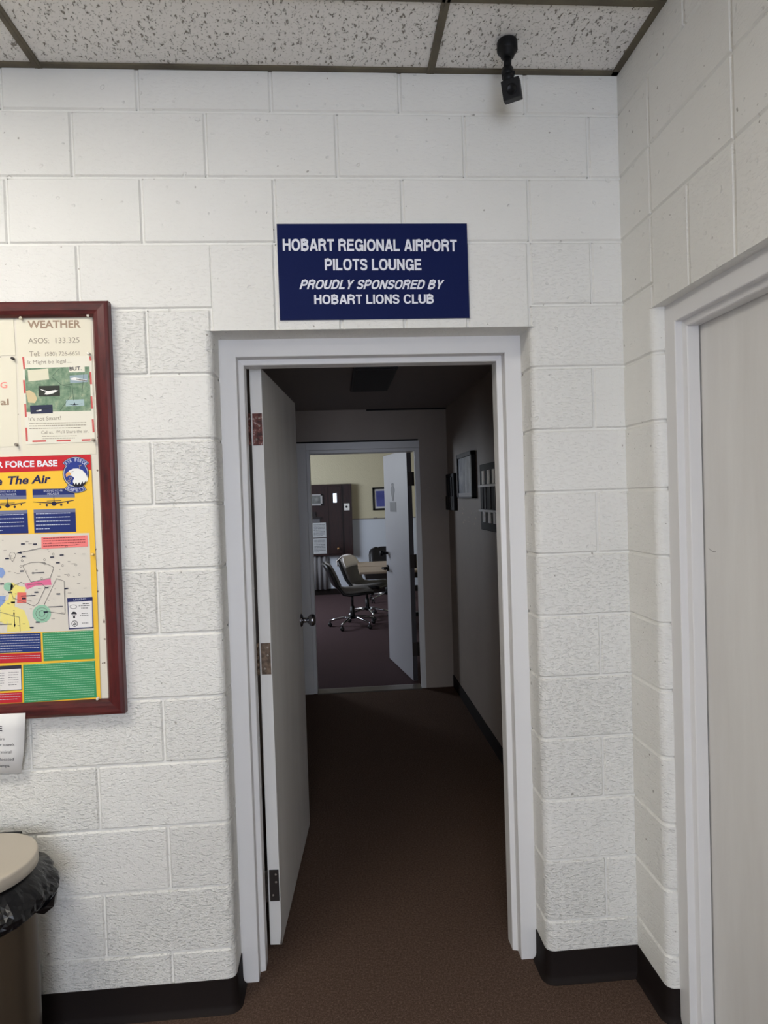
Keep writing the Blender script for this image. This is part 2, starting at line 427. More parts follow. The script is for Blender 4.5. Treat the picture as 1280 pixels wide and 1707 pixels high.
# grid of tees and the wall angles
b = MB()
TW = .0115
for x in (-2.315, -1.1, .115, 1.319):
    b.box((x-TW, -6, ZC-.003), (x+TW, 0, ZC+.006)); b.box((x-.003, -6, ZC-.004), (x+.003, 0, ZC-.003))
for i in range(10):
    y = -.313-.61*i; b.box((XL, y-TW, ZC-.003), (XR, y+TW, ZC+.006))
struct(b.build('trim_1', M_GRID))
b = MB(); b.box((XL, -.021, ZC-.002), (XR, 0.0, ZC+.005)); b.box((XL, -.002, ZC-.002), (XR, .002, ZC+.012)); struct(b.build('trim_2', M_GRID))
b = MB(); b.box((XR-.021, -6, ZC-.002), (XR, 0, ZC+.005)); struct(b.build('trim_3', M_GRID))

# fluorescent troffer set in the grid, left of and in front of the board
def troffer(x0, y0, label):
    x1, y1 = x0+1.185, y0+.584
    t = empty('ceiling_light', ((x0+x1)/2, (y0+y1)/2, ZC), label, 'ceiling light', 'recessed ceiling lights of the front room')
    b = MB()
    for a in ((x0, y0, x0+.05, y1), (x1-.05, y0, x1, y1), (x0, y0, x1, y0+.05), (x0, y1-.05, x1, y1)): b.box((a[0], a[1], ZC-.012), (a[2], a[3], ZC+.0035))
    part(b, 'light_frame', M_FRAME, t)
    b = MB(); b.box((x0+.05, y0+.05, ZC-.008), (x1-.05, y1-.05, ZC-.001))
    part(b, 'light_diffuser', mat('lit_diffuser', (255, 255, 255), .5, emit=(TROFFER_COL, TROFFER_STRENGTH)), t)
troffer(-1.085, -1.52, 'white recessed fluorescent ceiling light nearest the bulletin board')
troffer(.130, -4.57, 'unseen fill light added far behind the viewer, built like the recessed ceiling light')  # unseen light added to lift the door face, ceiling and low walls

# ---------------------------------------------------------------- baseboards (cove vinyl)
def cove(name, path, s0, s1, zt=.105, m=M_BASE):
    b = MB(); prof = [(0.0005, zt), (.0035, zt-.001), (.0042, .022), (.007, .010), (.014, .003), (.017, 0.0), (0.0005, 0.0)]
    Ln, f, brk = path; ss = [s0] + [q for q in brk if s0+1e-6 < q < s1-1e-6] + [s1]; vs = []
    for s in ss:
        p, n = f(s)
        for d, z in prof: q = p+n*d; vs.append((q.x, q.y, z))
    k = len(prof); fs = [(i*k+j, (i+1)*k+j, (i+1)*k+(j+1) % k, i*k+(j+1) % k) for i in range(len(ss)-1) for j in range(k)]
    fs += [tuple(range(k)), tuple(range((len(ss)-1)*k, len(ss)*k))[::-1]]
    b.add(vs, fs, m, True); o = struct(b.build(name, m))
    e = o.modifiers.new('edges', 'EDGE_SPLIT'); e.split_angle = math.radians(40)
    return o
cove('baseboard_left', pathL, 0, pathL[0]-.125)
cove('baseboard_front', pathP, .125, pathP[0]-.02)
cove('baseboard_right', pathR1, .02, pathR1[0]-.205)

# ---------------------------------------------------------------- door frames
def frame_profile(v1, v2):
    """plan points of one jamb, u across the opening from its masonry edge, v into the wall"""
    return [(0, 0), (.056, 0), (.058, .002), (.058, v1), (.074, v1+.004), (.076, v1+.007), (.076, v2), (.058, v2+.002), (.058, .158), (0, .158)]
def door_frame(name, origin, ux, vx, width, zt, v1=.046, v2=.110, m=M_FRAME):
    """ux: unit vector across, vx: unit vector into the wall; one welded steel frame"""
    o = Vector(origin); U = Vector(ux); V = Vector(vx); b = MB(); pr = frame_profile(v1, v2); n = len(pr)
    Z = Vector((0, 0, 1)); pts = []
    for (u, v) in pr: pts.append(o+U*u+V*v)
    A = [p.copy() for p in pts]
    Bt = [p+Z*(zt-u) for p, (u, v) in zip(pts, pr)]
    Ct = [o+U*(width-u)+V*v+Z*(zt-u) for (u, v) in pr]
    Dn = [o+U*(width-u)+V*v for (u, v) in pr]
    vs = [p[:] for p in A+Bt+Ct+Dn]; fs = []
    for r in range(3):
        for i in range(n): j = (i+1) % n; fs.append((r*n+i, r*n+j, (r+1)*n+j, (r+1)*n+i))
    fs += [tuple(range(n)), tuple(range(3*n, 4*n))]
    b.add(vs, fs, m); return struct(b.build(name, m))
FY = FR
door_frame('trim_4', (XO0-.002, FY, 0.0), (1, 0, 0), (0, 1, 0), XO1-XO0+.004, ZL)
door_frame('trim_5', (XR+.036, YO0+.001, 0.0), (0, -1, 0), (1, 0, 0), 1.020, ZL, .022, .062)

# ---------------------------------------------------------------- door_1: the open door
d1 = empty('door_1', (.680, .282, 0), kind='structure')
ang = math.radians(4.3)
def d1p(a, t, z):           # a along the leaf from the hinge edge, t across the thickness from the left face
    c, s = math.cos(ang), math.sin(ang)
    return Vector((.680+t*c+a*s, .282+a*c-t*s, z))
def d1box(mb, a0, a1, t0, t1, z0, z1, m=None):
    P = [d1p(a, t, z) for z in (z0, z1) for a, t in ((a0, t0), (a1, t0), (a1, t1), (a0, t1))]
    mb.add([p[:] for p in P], [(0, 1, 2, 3), (4, 5, 6, 7), (0, 1, 5, 4), (1, 2, 6, 5), (2, 3, 7, 6), (3, 0, 4, 7)], m)
b = MB(); d1box(b, 0, .885, 0, .043, .012, 2.103); part(b, 'door_leaf', M_DOOR, d1, bev=.002)
for zc, m_, lb in ((1.885, M_RUST, 'rust brown hinge with flaking paint'), (1.060, M_BRASS, 'worn brown hinge'), (.232, M_DHINGE, 'dark hinge')):
    h = MB(); d1box(h, -.0025, .0, .006, .0405, zc-.057, zc+.057, m_)
    for q in (-.036, 0.012, .04):
        p = d1p(-.0025, .022+(.008 if q > 0 else -.004), zc+q); h.lathe([(0, -.0012), (.003, -.001), (.0042, .0002)], p, 'y', 10, mat('screw_head', (150, 140, 130), .4, .6))
    ks = d1p(-.002, -.007, zc)
    for q in range(5): h.lathe([(.0001, -.0105), (.0062, -.0105), (.0062, .0105), (.0001, .0105)], (ks.x, ks.y, zc-.046+.023*q), 'z', 12, m_)
    h.box((ks.x-.012, ks.y-.002, zc-.057), (ks.x, ks.y+.001, zc+.057), m_)
    part(h, 'hinge', m_, d1, lb)
kp = d1p(.815, .043, 1.045); c, s_ = math.cos(ang), math.sin(ang)
k = MB(); k.lathe([(0.0001, 0), (.032, .0), (.032, .004), (.026, .009), (.013, .013), (.0115, .030), (.016, .036), (.0255, .044), (.0285, .054), (.0275, .064), (.020, .071), (.0001, .0735)], (0, 0, 0), 'x', 28)
ko = part(k, 'door_knob', M_NICKEL, d1, 'satin chrome knob'); ko.data.transform(Matrix.Translation(Vector((.68, .282, 0)))); ko.data.transform(Matrix.Rotation(-ang, 4, 'Z')); ko.data.transform(Matrix.Translation(kp-Vector((.68, .282, 0))))
k = MB(); d1box(k, .8845, .8862, .010, .033, .99, 1.10); part(k, 'latch_plate', M_NICKEL, d1)
k = MB()                                            # bare chipped corner at the foot of the hinge edge
P = [d1p(-.0004, .043+.0004, .012), d1p(-.0004, .036, .012), d1p(-.0004, .0385, .03), d1p(-.0004, .041, .055), d1p(-.0004, .0434, .085)]
k.add([p[:] for p in P], [(0, 1, 2, 3, 4)]); part(k, 'chipped_edge', mat('bare_door_core', (92, 84, 76), .8), d1)

# door_2: the closed door in the right wall
d2 = empty('door_2', (XR+.110, YO0-.062, 0), kind='structure')
b = MB(); b.box((XR+.1035, YO0-.063, .012), (XR+.147, YO1+.063, ZL-.064)); part(b, 'door_leaf', M_DOOR, d2, bev=.002)
b = MB(); q = XR+.1030
pts = [(-.283-.012, 1.452), (-.283-.022, 1.447), (-.283-.034, 1.444), (-.283-.05, 1.444)]
for i, (a, e) in enumerate(zip(pts, pts[1:])):
    b.add([(q, a[0], a[1]+.0012), (q, e[0], e[1]+.0010), (q, e[0], e[1]-.0010), (q, a[0], a[1]-.0012)], [(0, 1, 2, 3)])
part(b, 'scuff_mark', mat('grey_scuff', (150, 148, 144), .6), d2)
k = MB(); k.lathe([(0.0001, 0), (.032, 0), (.032, -.004), (.012, -.012), (.0115, -.030), (.0285, -.05), (.020, -.068), (.0001, -.07)], (XR+.1035, YO1+.12, 1.0), 'x', 24)
part(k, 'door_knob', M_NICKEL, d2)

# ---------------------------------------------------------------- the hall
HZ = 2.365; HXR = 1.921; HXL = .50; HY = 3.40
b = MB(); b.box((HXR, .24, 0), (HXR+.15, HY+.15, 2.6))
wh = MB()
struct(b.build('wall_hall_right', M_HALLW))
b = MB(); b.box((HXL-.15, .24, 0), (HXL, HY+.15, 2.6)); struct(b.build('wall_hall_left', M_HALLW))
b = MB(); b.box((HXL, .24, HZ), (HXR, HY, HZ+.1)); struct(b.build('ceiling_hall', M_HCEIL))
FX0, FX1, FZ = .690, 1.655, 2.095                  # far opening in the hall's end wall
b = MB(); b.box((-1.65, HY, 0), (FX0, HY+.15, 2.75)); b.prism([(FX1, HY, 0), (4.0, HY, 0), (4.0, HY+.15, 0), (FX1+.075, HY+.15, 0), (FX1+.075, HY+.04, 0), (FX1, HY+.04, 0)], (0, 0, 2.75)); b.box((FX0, HY, FZ), (FX1, HY+.15, 2.75)); b.box((FX1, HY+.04, FZ), (FX1+.075, HY+.15, 2.75)); struct(b.build('wall_hall_far', M_HALLW))
b = MB()
b.box((FX0-.03, HY-.012, 0), (FX0+.048, HY+.16, FZ)); b.box((FX0+.048, HY-.004, 0), (FX0+.076, HY+.16, FZ-.06)); b.box((FX0+.048, HY-.012, FZ-.06), (FX1+.03, HY+.16, FZ)); b.box((FX0+.076, HY-.004, FZ-.088), (FX1-.012, HY+.16, FZ-.06))
b.box((FX1-.012, HY-.003, 0), (FX1+.03, HY+.045, FZ-.06))
struct(b.build('trim_6', M_FRAME, bev=.003))
b = MB(); b.box((FX0-.03, HY-.016, FZ+.001), (FX1+.02, HY, FZ+.012)); struct(b.build('trim_shadow_line', M_DARKLINE))  # dark strip painting the shadow line above the frame head
b = MB(); b.box((1.25, HY-.010, HZ-.012), (HXR, HY, HZ)); struct(b.build('trim_8', M_DARKLINE))  # dark strip where the far wall meets the hall ceiling
b = MB(); b.prism([(FX0+.076, HY-.03, 0), (FX0+.076, HY-.02, .006), (FX0+.076, HY+.08, .010), (FX0+.076, HY+.11, .008), (FX0+.076, HY+.12, 0)], (FX1-FX0-.088, 0, 0))
struct(b.build('trim_9', M_ALU))
b = MB(); b.box((HXR-.006, .26, 0), (HXR, HY-.001, .10)); struct(b.build('baseboard_hall', M_BASE))
t = empty('hall_light', (1.22, 1.98, HZ), 'dark unlit rectangular ceiling light in the hall beyond the open door', 'ceiling light')
b = MB(); b.box((1.095, 1.585, HZ-.014), (1.348, 2.385, HZ)); part(b, 'light_housing', mat('grey_fixture', (64, 64, 66), .7), t, bev=.004)
b = MB(); b.box((1.112, 1.61, HZ-.018), (1.331, 2.36, HZ-.013)); part(b, 'light_lens', M_FIX, t)
# scraped paint on the hall's right wall
b = MB(); rr = random.Random(4)
for i in range(11):
    y = 2.28+rr.random()*.55; z = 1.40+rr.random()*.14; w = .008+rr.random()*.012
    b.add([(HXR-.0006, y, z), (HXR-.0006, y+w, z+.004), (HXR-.0006, y+w*.8, z+.010+rr.random()*.01), (HXR-.0006, y-w*.2, z+.008)], [(0, 1, 2, 3)])
struct(b.build('wall_hall_scrapes', mat('bare_plaster', (226, 214, 190), .8)))

# ---------------------------------------------------------------- things on the hall's right wall
t = empty('wall_plaque', (HXR, 3.19, 1.65), 'black wooden plaque on the hall wall nearest its far corner', 'plaque')
b = MB(); b.box((HXR-.022, 3.02, 1.615), (HXR, 3.37, 1.80)); b.box((HXR-.026, 3.0, 1.505), (HXR, 3.39, 1.62)); part(b, 'plaque_board', mat('black_plaque', (10, 10, 11), .6, spec=.2), t, bev=.003)
b = MB()
for y in (3.08, 3.17, 3.26): b.box((HXR-.0285, y, 1.53), (HXR-.021, y+.045, 1.77))
part(b, 'plaque_strips', mat('charcoal_plate', (22, 21, 24), .5, spec=.2), t)
t = empty('picture_frame', (HXR, 2.55, 1.76), 'black framed grey blue picture with pale bottom edge on the hall wall', 'picture')
b = MB(); y0, y1, z0, z1 = 2.275, 2.825, 1.60, 1.925
for a in ((y0, y0+.03, z0, z1), (y1-.03, y1, z0, z1), (y0, y1, z1-.03, z1), (y0, y1, z0, z0+.012)): b.box((HXR-.032, a[0], a[2]), (HXR, a[1], a[3]))
part(b, 'frame', M_BLACK, t, bev=.002)
b = MB(); b.box((HXR-.026, y0+.012, z0+.006), (HXR-.002, y1-.012, z0+.040)); part(b, 'pale_ledge', mat('pale_mat', (176, 174, 176), .5), t)
b = MB(); b.box((HXR-.022, y0+.02, z0+.03), (HXR-.002, y1-.02, z1-.02))
mp = mat('marbled_glare_print', (110, 116, 130), .3); lk(mp, ramp(mp, noise(mp, 7, 5, .6, (1, 1.5, 1), (.6, 0, 0)), [(.35, lin((130, 140, 158))), (.55, lin((186, 194, 208))), (.68, lin((232, 236, 242)))]), bsdf(mp).inputs['Base Color'])  # marbled print, lightened to carry the glass reflection
part(b, 'print', mp, t)
t = empty('wall_rack', (HXR, 1.83, 1.6), 'black wall rack with silver ledges and painted white reflections beside the door jamb', 'rack')
b = MB(); b.box((HXR-.02, 1.58, 1.40), (HXR, 2.076, 1.815)); part(b, 'rack_board', mat('black_rack', (10, 10, 12), .6, spec=.2), t, bev=.003)
for z in (1.679, 1.525):
    b = MB(); b.box((HXR-.034, 1.585, z-.008), (HXR-.018, 2.072, z+.006)); part(b, 'ledge', mat('silver_ledge', (150, 148, 152), .35, .6), t)
for y in (1.66, 1.78, 1.90, 1.985): 
    b = MB(); b.box((HXR-.026, y, 1.535), (HXR-.018, y+.006, 1.672)); part(b, 'divider', mat('dark_divider', (64, 62, 66), .4), t)
for y in (1.66, 1.79, 1.935):  # white slips standing for window light reflected in the glass
    for z0, z1 in ((1.688, 1.772), (1.450, 1.517)):
        b = MB(); b.box((HXR-.027, y, z0), (HXR-.0195, y+.055, z1)); part(b, 'white_reflection', mat('painted_window_reflection', (250, 250, 250), .3), t, 'window reflection built as a white slip')

# ---------------------------------------------------------------- lounge shell
LY = 9.1
b = MB(); b.box((-1.65, LY, 1.27), (4.0, LY+.15, 2.75), M_LBEIGE); b.box((-1.65, LY, 0), (4.0, LY+.15, 1.27), M_LWHITE); struct(b.build('wall_lounge_far', None))
b = MB(); b.box((-1.65, HY+.15, 0), (-1.5, LY, 2.75)); struct(b.build('wall_lounge_left', M_LBEIGE))
b = MB(); b.box((2.9, HY+.15, 0), (3.05, LY, 2.75)); struct(b.build('wall_lounge_right', M_LBEIGE))
b = MB(); b.box((-1.65, HY+.15, 2.65), (3.05, LY+.15, 2.75)); struct(b.build('ceiling_lounge', M_HCEIL))
b = MB(); b.box((1.236, LY-.012, 1.262), (2.9, LY, 1.278)); b.box((1.60, LY-.02, 1.268), (1.66, LY, 1.286)); struct(b.build('trim_10', mat('grey_rail', (128, 124, 120), .5)))

b = MB(); b.box((-1.5, LY-.012, 0), (2.9, LY, .10)); struct(b.build('baseboard_lounge', M_BASE))
# door_3: the far door, swung into the lounge
d3 = empty('door_3', (1.638, 3.60, 0), kind='structure')
a3 = -.163
def d3p(a, t, z):          # a from the hinge edge along the leaf, t to the left from its right face
    c, s = math.cos(a3), math.sin(a3)
    d = Vector((math.sin(a3), math.cos(a3), 0)); n = Vector((-d.y, d.x, 0))
    return Vector((1.638, 3.60, z)) + d*a + n*t
def d3box(mb, a0, a1, t0, t1, z0, z1, m=None):
    P = [d3p(a, t, z) for z in (z0, z1) for a, t in ((a0, t0), (a1, t0), (a1, t1), (a0, t1))]
    mb.add([p[:] for p in P], [(0, 1, 2, 3), (4, 5, 6, 7), (0, 1, 5, 4), (1, 2, 6, 5), (2, 3, 7, 6), (3, 0, 4, 7)], m)
b = MB(); d3box(b, 0, .86, 0, .043, .012, 2.035); part(b, 'door_leaf', mat('grey_white_door', (200, 200, 206), .4), d3, bev=.002)
b = MB(); d3box(b, -.001, .0, 0.001, .042, .014, 2.03); part(b, 'hinge_edge', mat('dark_door_edge', (58, 54, 58), .6), d3)
for zc in (1.78, 1.06, .29):
    b = MB(); d3box(b, -.004, -.001, -.012, .04, zc-.06, zc+.06)
    q = d3p(-.006, -.012, zc); b.lathe([(.0001, -.06), (.008, -.06), (.008, .06), (.0001, .06)], q, 'z', 10); part(b, 'hinge', M_DHINGE, d3)
# standing figure sign and its square plate on the leaf's left face
b = MB(); dk = mat('grey_sign_vinyl', (92, 92, 98), .5)
fig = [(0, 0.175), (.014, .170), (.022, .155), (.016, .138), (.030, .120), (.038, .085), (.026, .03), (.012, -.02), (.010, -.045), (-.010, -.045), (-.012, -.02), (-.026, .03), (-.038, .085), (-.030, .120), (-.016, .138), (-.022, .155), (-.014, .170)]
b.prism([d3p(.52+x*1.9, .0432, 1.625+z*.78)[:] for x, z in fig], (d3p(0, .002, 0)-d3p(0, 0, 0)))
part(b, 'figure_sign', dk, d3)
b = MB(); d3box(b, .405, .635, .0432, .0455, 1.487, 1.578); part(b, 'sign_plate', dk, d3)
b = MB()
q = d3p(.80, .043, 1.075); n = (d3p(0, 1, 0)-d3p(0, 0, 0))
b.tube([q, q+n*.05], .014); b.tube([q+n*.045, q+n*.075], [.026, .028], 14); part(b, 'deadbolt', M_BLACK, d3)
q = d3p(.80, .043, .925); b = MB(); b.tube([q, q+n*.06], .013); b.tube([q+n*.05+(d3p(0.03, 0, 0)-d3p(0, 0, 0)), q+n*.055-(d3p(.11, 0, 0)-d3p(0, 0, 0))], [.012, .010]); b.tube([q, q+n*.012], .032, 16)
part(b, 'lever_handle', mat('dark_bronze', (46, 42, 40), .35, .7), d3)

# ---------------------------------------------------------------- things on the lounge's far wall
t = empty('wood_cabinet', (.86, LY, .67), 'dark red-brown wooden wall cabinet with a narrow lit slot in its door', 'cabinet')
b = MB(); b.box((-.25, LY-.10, .67), (1.236, LY, 1.875)); part(b, 'cabinet_body', M_DWOOD, t, bev=.004)
b = MB(); b.box((.80, LY-.118, .70), (1.05, LY-.1, 1.84)); part(b, 'cabinet_door', M_DWOOD, t, bev=.003)
for x0, x1, z0, z1 in ((.80, .835, .70, 1.84), (1.05, 1.065, .69, 1.86), (1.2, 1.236, .67, 1.875)):
    b = MB(); b.box((x0, LY-.128, z0), (x1, LY-.1, z1)); part(b, 'cabinet_stile', M_DWOOD, t)
b = MB(); b.box((-.25, LY-.15, 1.31), (.71, LY-.1, 1.33)); b.box((-.25, LY-.13, 1.33), (.62, LY-.1, 1.42)); part(b, 'cabinet_shelf', mat('near_black_wood', (30, 22, 22), .5), t)
b = MB(); b.box((-.25, LY-.115, 1.235), (.69, LY-.1, 1.31)); part(b, 'grey_rail', mat('grey_rail_strip', (92, 90, 94), .6), t)
b = MB(); b.box((.925, LY-.122, 1.565), (.985, LY-.117, 1.72)); part(b, 'vision_slot', mat('lit_slot_glass', (210, 225, 240), .2, emit=((.75, .86, 1.0), 1.0)), t, 'narrow window with daylight behind')
b = MB(); b.lathe([(.0001, 0), (.016, 0), (.014, -.02), (.022, -.03), (.020, -.045), (.0001, -.05)], (.985, LY-.118, 1.0-.21), 'y', 16); part(b, 'cabinet_knob', mat('brass_knob', (190, 150, 110), .25, .8), t)
t = empty('switch_plate', (1.145, LY-.1, 1.47), 'white plate with a black button on the dark wood cabinet', 'switch plate')
b = MB(); b.box((1.105, LY-.135, 1.428), (1.195, LY-.1, 1.545)); part(b, 'plate', mat('white_plate', (236, 234, 230), .5), t, bev=.003)
b = MB(); b.lathe([(.0001, -.008), (.016, -.008), (.018, 0)], (1.143, LY-.135, 1.487), 'y', 16); part(b, 'button', M_BLACK, t)
def wall_picture(name, label, x0, x1, z0, z1, y, fm, pm, fw, matw, mm, d=.03):
    t = empty(name, ((x0+x1)/2, y, (z0+z1)/2), label, 'picture')
    b = MB()
    for a in ((x0, x0+fw, z0, z1), (x1-fw, x1, z0, z1), (x0, x1, z1-fw, z1), (x0, x1, z0, z0+fw)): b.box((a[0], y-d, a[2]), (a[1], y, a[3]))
    part(b, 'frame', fm, t, bev=.002)
    b = MB(); b.box((x0+fw*.5, y-d*.6, z0+fw*.5), (x1-fw*.5, y-.001, z1-fw*.5)); part(b, 'mat_board', mm, t)
    b = MB(); b.box((x0+fw+matw, y-d*.6-.002, z0+fw+matw), (x1-fw-matw, y-d*.6, z1-fw-matw)); part(b, 'print', pm, t)
    return t
pr1 = mat('indigo_print', (70, 74, 140), .4); tint(pr1, noise(pr1, 6, 4), (60, 66, 132), (92, 98, 168))
pr2 = mat('grey_photo_print', (90, 92, 90), .5); tint(pr2, noise(pr2, 12, 5), (50, 52, 50), (130, 132, 130))
wall_picture('picture_frame', 'black framed indigo picture on the beige lounge wall left of the far door', 1.595, 2.06, 1.41, 1.80, LY, M_BLACK, pr1, .032, .03, mat('pale_mat2', (206, 204, 204), .6))
wall_picture('picture_frame', 'silver framed grey photograph hanging on the dark wood cabinet', .30, .745, 1.525, 1.715, LY-.1, mat('silver_frame', (168, 166, 166), .4, .3), pr2, .028, .004, mat('pale_mat3', (150, 150, 148), .6))
def text_rows(mb, x0, x1, z0, z1, n, y, rnd, fill=.55, m=None):
    for i in range(n):
        z = z1-(i+.5)*(z1-z0)/n; h = (z1-z0)/n*fill*.5; x = x0
        end = x0+(x1-x0)*(1 if i < n-1 else rnd.uniform(.3, .9))
        while x < end-.001:
            w = (x1-x0)*rnd.uniform(.04, .13); e = min(end, x+w)
            mb.add([(x, y, z-h), (e, y, z-h), (e, y, z+h), (x, y, z+h)], [(0, 1, 2, 3)], m); x = e+(x1-x0)*.02
rt = random.Random(9)
for nm, lb, z0, z1 in (('wall_poster', 'upper pale printed notice on the dark wood cabinet', .985, 1.232), ('wall_poster', 'lower pale printed notice on the dark wood cabinet', .71, .972)):
    t = empty(nm, (.45, LY-.1, z0), lb, 'notice', 'notices on the wood cabinet')
    b = MB(); b.box((.20, LY-.106, z0), (.79, LY-.101, z1)); part(b, 'sheet', mat('pale_notice', (190, 192, 194), .6), t)
    b = MB(); text_rows(b, .58, .77, z0+.02, z1-.02, 9, LY-.1065, rt, .5); text_rows(b, .30, .54, z0+.02, z1-.06, 6, LY-.1065, rt, .4)
    part(b, 'printing', ink((110, 112, 116)), t)
# pleated curtain under the cabinet
b = MB(); N = 90; vs = []
for i in range(N+1):
    x = -.25+1.05*i/N; y = LY-.05-.022*math.sin(i*.9)-.008*math.sin(i*.37)
    for z in (.10, .66): vs.append((x, y, z))
b.add(vs, [(2*i, 2*i+2, 2*i+3, 2*i+1) for i in range(N)], M_CURTAIN, True)
o = b.build('pleated_curtain', M_CURTAIN); so = o.modifiers.new('thick', 'SOLIDIFY'); so.thickness = .006
tag(o, 'grey pleated curtain hanging below the dark wood cabinet', 'curtain')

# ---------------------------------------------------------------- table and chairs in the lounge
t = empty('conference_table', (1.95, 6.4, 0), 'tan topped table behind the pale office chairs in the lounge', 'table')
b = MB(); b.box((1.235, 6.385, .715), (2.6, 7.0, .74)); part(b, 'tabletop_leaf', M_TABLE, t, bev=.003)
b = MB(); b.box((1.225, 5.72, .715), (2.6, 6.345, .74)); part(b, 'tabletop_leaf', M_TABLE, t, bev=.003)
b = MB(); b.box((1.30, 5.80, .64), (2.55, 6.92, .714)); part(b, 'apron', mat('dark_table_apron', (44, 34, 32), .6), t)
for y in (5.95, 6.78):
    b = MB(); b.box((2.2, y-.03, .05), (2.28, y+.03, .64)); b.box((1.95, y-.03, 0), (2.5, y+.03, .05)); part(b, 'table_leg', M_SHELL, t)

def ribbon(mb, prof, wid, m, nx=8, rnd=.35):
    """upholstered sheet: prof = [(u forward, z, halfwidth scale)], swept across width"""
    n = nx+1; vs = []
    for (u, z, k) in prof:
        for i in range(n):
            t = -1+2*i/nx; e = abs(t)**3
            vs.append((u+.03*e*(1 if z > .5 else 0)-.0*e, t*wid*k/2, z+(.012*e if z <= .5 else 0)))
    mb.add(vs, [(j*n+i, j*n+i+1, (j+1)*n+i+1, (j+1)*n+i) for j in range(len(prof)-1) for i in range(nx)], m, True)
PROF = [(-.325, .825, .55), (-.315, .815, .78), (-.295, .78, .95), (-.265, .72, 1.0), (-.23, .64, 1.0), (-.20, .56, .98), (-.17, .50, .96), (-.125, .462, .96), (-.06, .452, 1.0), (.05, .458, 1.02), (.15, .468, 1.0), (.215, .466, .94), (.25, .448, .8)]
def make_chair(label, loc, rot, lit_top, tilt=0.0, pad=None):
    t = empty('office_chair', (0, 0, 0), label, 'chair', 'office chairs in the lounge')
    pad = pad or M_FABRIC
    b = MB(); ribbon(b, [(u-.035 if z > .5 else u, z-.03 if z < .5 else z-.005, k*1.06) for u, z, k in PROF], .47, M_SHELL)
    o = part(b, 'shell', M_SHELL, t); q = o.modifiers.new('thick', 'SOLIDIFY'); q.thickness = .035; q.offset = 0
    b = MB(); ribbon(b, PROF[7:], .46, pad); o = part(b, 'seat_cushion', pad, t); q = o.modifiers.new('thick', 'SOLIDIFY'); q.thickness = .03; q.offset = 0
    b = MB(); ribbon(b, PROF[:8], .46, pad); o = part(b, 'back_cushion', pad, t); q = o.modifiers.new('thick', 'SOLIDIFY'); q.thickness = .03; q.offset = 0
    if lit_top:  # paler layer that paints the light falling on the back's top
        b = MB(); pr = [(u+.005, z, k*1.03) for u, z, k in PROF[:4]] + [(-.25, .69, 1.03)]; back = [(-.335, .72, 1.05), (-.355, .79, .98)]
        ribbon(b, back+[(u, z+.018, k) for u, z, k in pr[:1]]+[(u+.02, z+.004, k) for u, z, k in pr[1:]], .475, M_LIT_TOP)
        o = part(b, 'lit_back_top', M_LIT_TOP, t, 'lit chair top built as a paler layer'); q = o.modifiers.new('thick', 'SOLIDIFY'); q.thickness = .012; q.offset = 1
    b = MB(); b.tube([(0, 0, .10), (0, 0, .26)], .027, 14); b.tube([(0, 0, .26), (0, 0, .42)], .016, 12); b.box((-.10, -.07, .405), (.12, .07, .435)); part(b, 'gas_column', M_SHELL, t)
    for i in range(5):
        a = 2*math.pi*i/5+.35; c, s = math.cos(a), math.sin(a)
        b = MB(); b.tube([(c*.02, s*.02, .125), (c*.12, s*.12, .115), (c*.22, s*.22, .095), (c*.30, s*.30, .075)], [.018, .016, .014, .012], 8)
        leg = part(b, 'base_leg', M_CHROME, t, 'chrome leg')
        b = MB(); px, py = c*.295, s*.295
        for w in (-.016, .016): b.lathe([(.0001, w-.009), (.022, w-.009), (.026, w-.005), (.026, w+.005), (.022, w+.009), (.0001, w+.009)], (px-s*0, py, .026), 'y', 14)
        b.tube([(px, py, .03), (px, py, .075)], .009)
        part(b, 'caster', M_SHELL, leg)
    t.location = loc; t.rotation_euler = (0, 0, rot)
    return t
make_chair('grey office chair on chrome base, nearest of the three in the lounge', (1.135, 6.22, 0), .10, False)
make_chair('office chair with its lit top coloured paler, at the table behind the nearest chair', (1.35, 6.80, 0), -.42, True)
make_chair('black backed office chair on the far side of the tan table', (1.72, 8.15, 0), -1.57, False, pad=M_SHELL)

# ---------------------------------------------------------------- lettering
def glyph_mesh(text, bold=0.0, shear=0.0):
    cu = bpy.data.curves.new('lettering', 'FONT'); cu.body = text; cu.size = 1; cu.offset = bold; cu.shear = shear; cu.resolution_u = 4
    o = bpy.data.objects.new('lettering', cu); COL.objects.link(o)
    dg = bpy.context.evaluated_depsgraph_get(); me = bpy.data.meshes.new_from_object(o.evaluated_get(dg))
    V = [v.co.copy() for v in me.vertices]; Fc = [list(p.vertices) for p in me.polygons]
    bpy.data.objects.remove(o); bpy.data.curves.remove(cu); bpy.data.meshes.remove(me)
    return V, Fc
def letter(mb, text, a, bpt, cap, m, bold=.012, shear=0.0, ref=None):
    """text between two wall points a and bpt (baseline ends), cap height in metres, on a plane facing the room"""
    V, Fc = glyph_mesh(text, bold, shear)
    if not V: return
    x0 = min(v.x for v in V); x1 = max(v.x for v in V); capu = .729+bold*2
    a = Vector(a); d = Vector(bpt)-a; sx = d.length/(x1-x0); d.normalize(); up = Vector((-d.z, 0, d.x))
    mb.add([(a+d*(v.x-x0)*sx+up*(v.y+bold)/capu*cap)[:] for v in V], Fc, m)

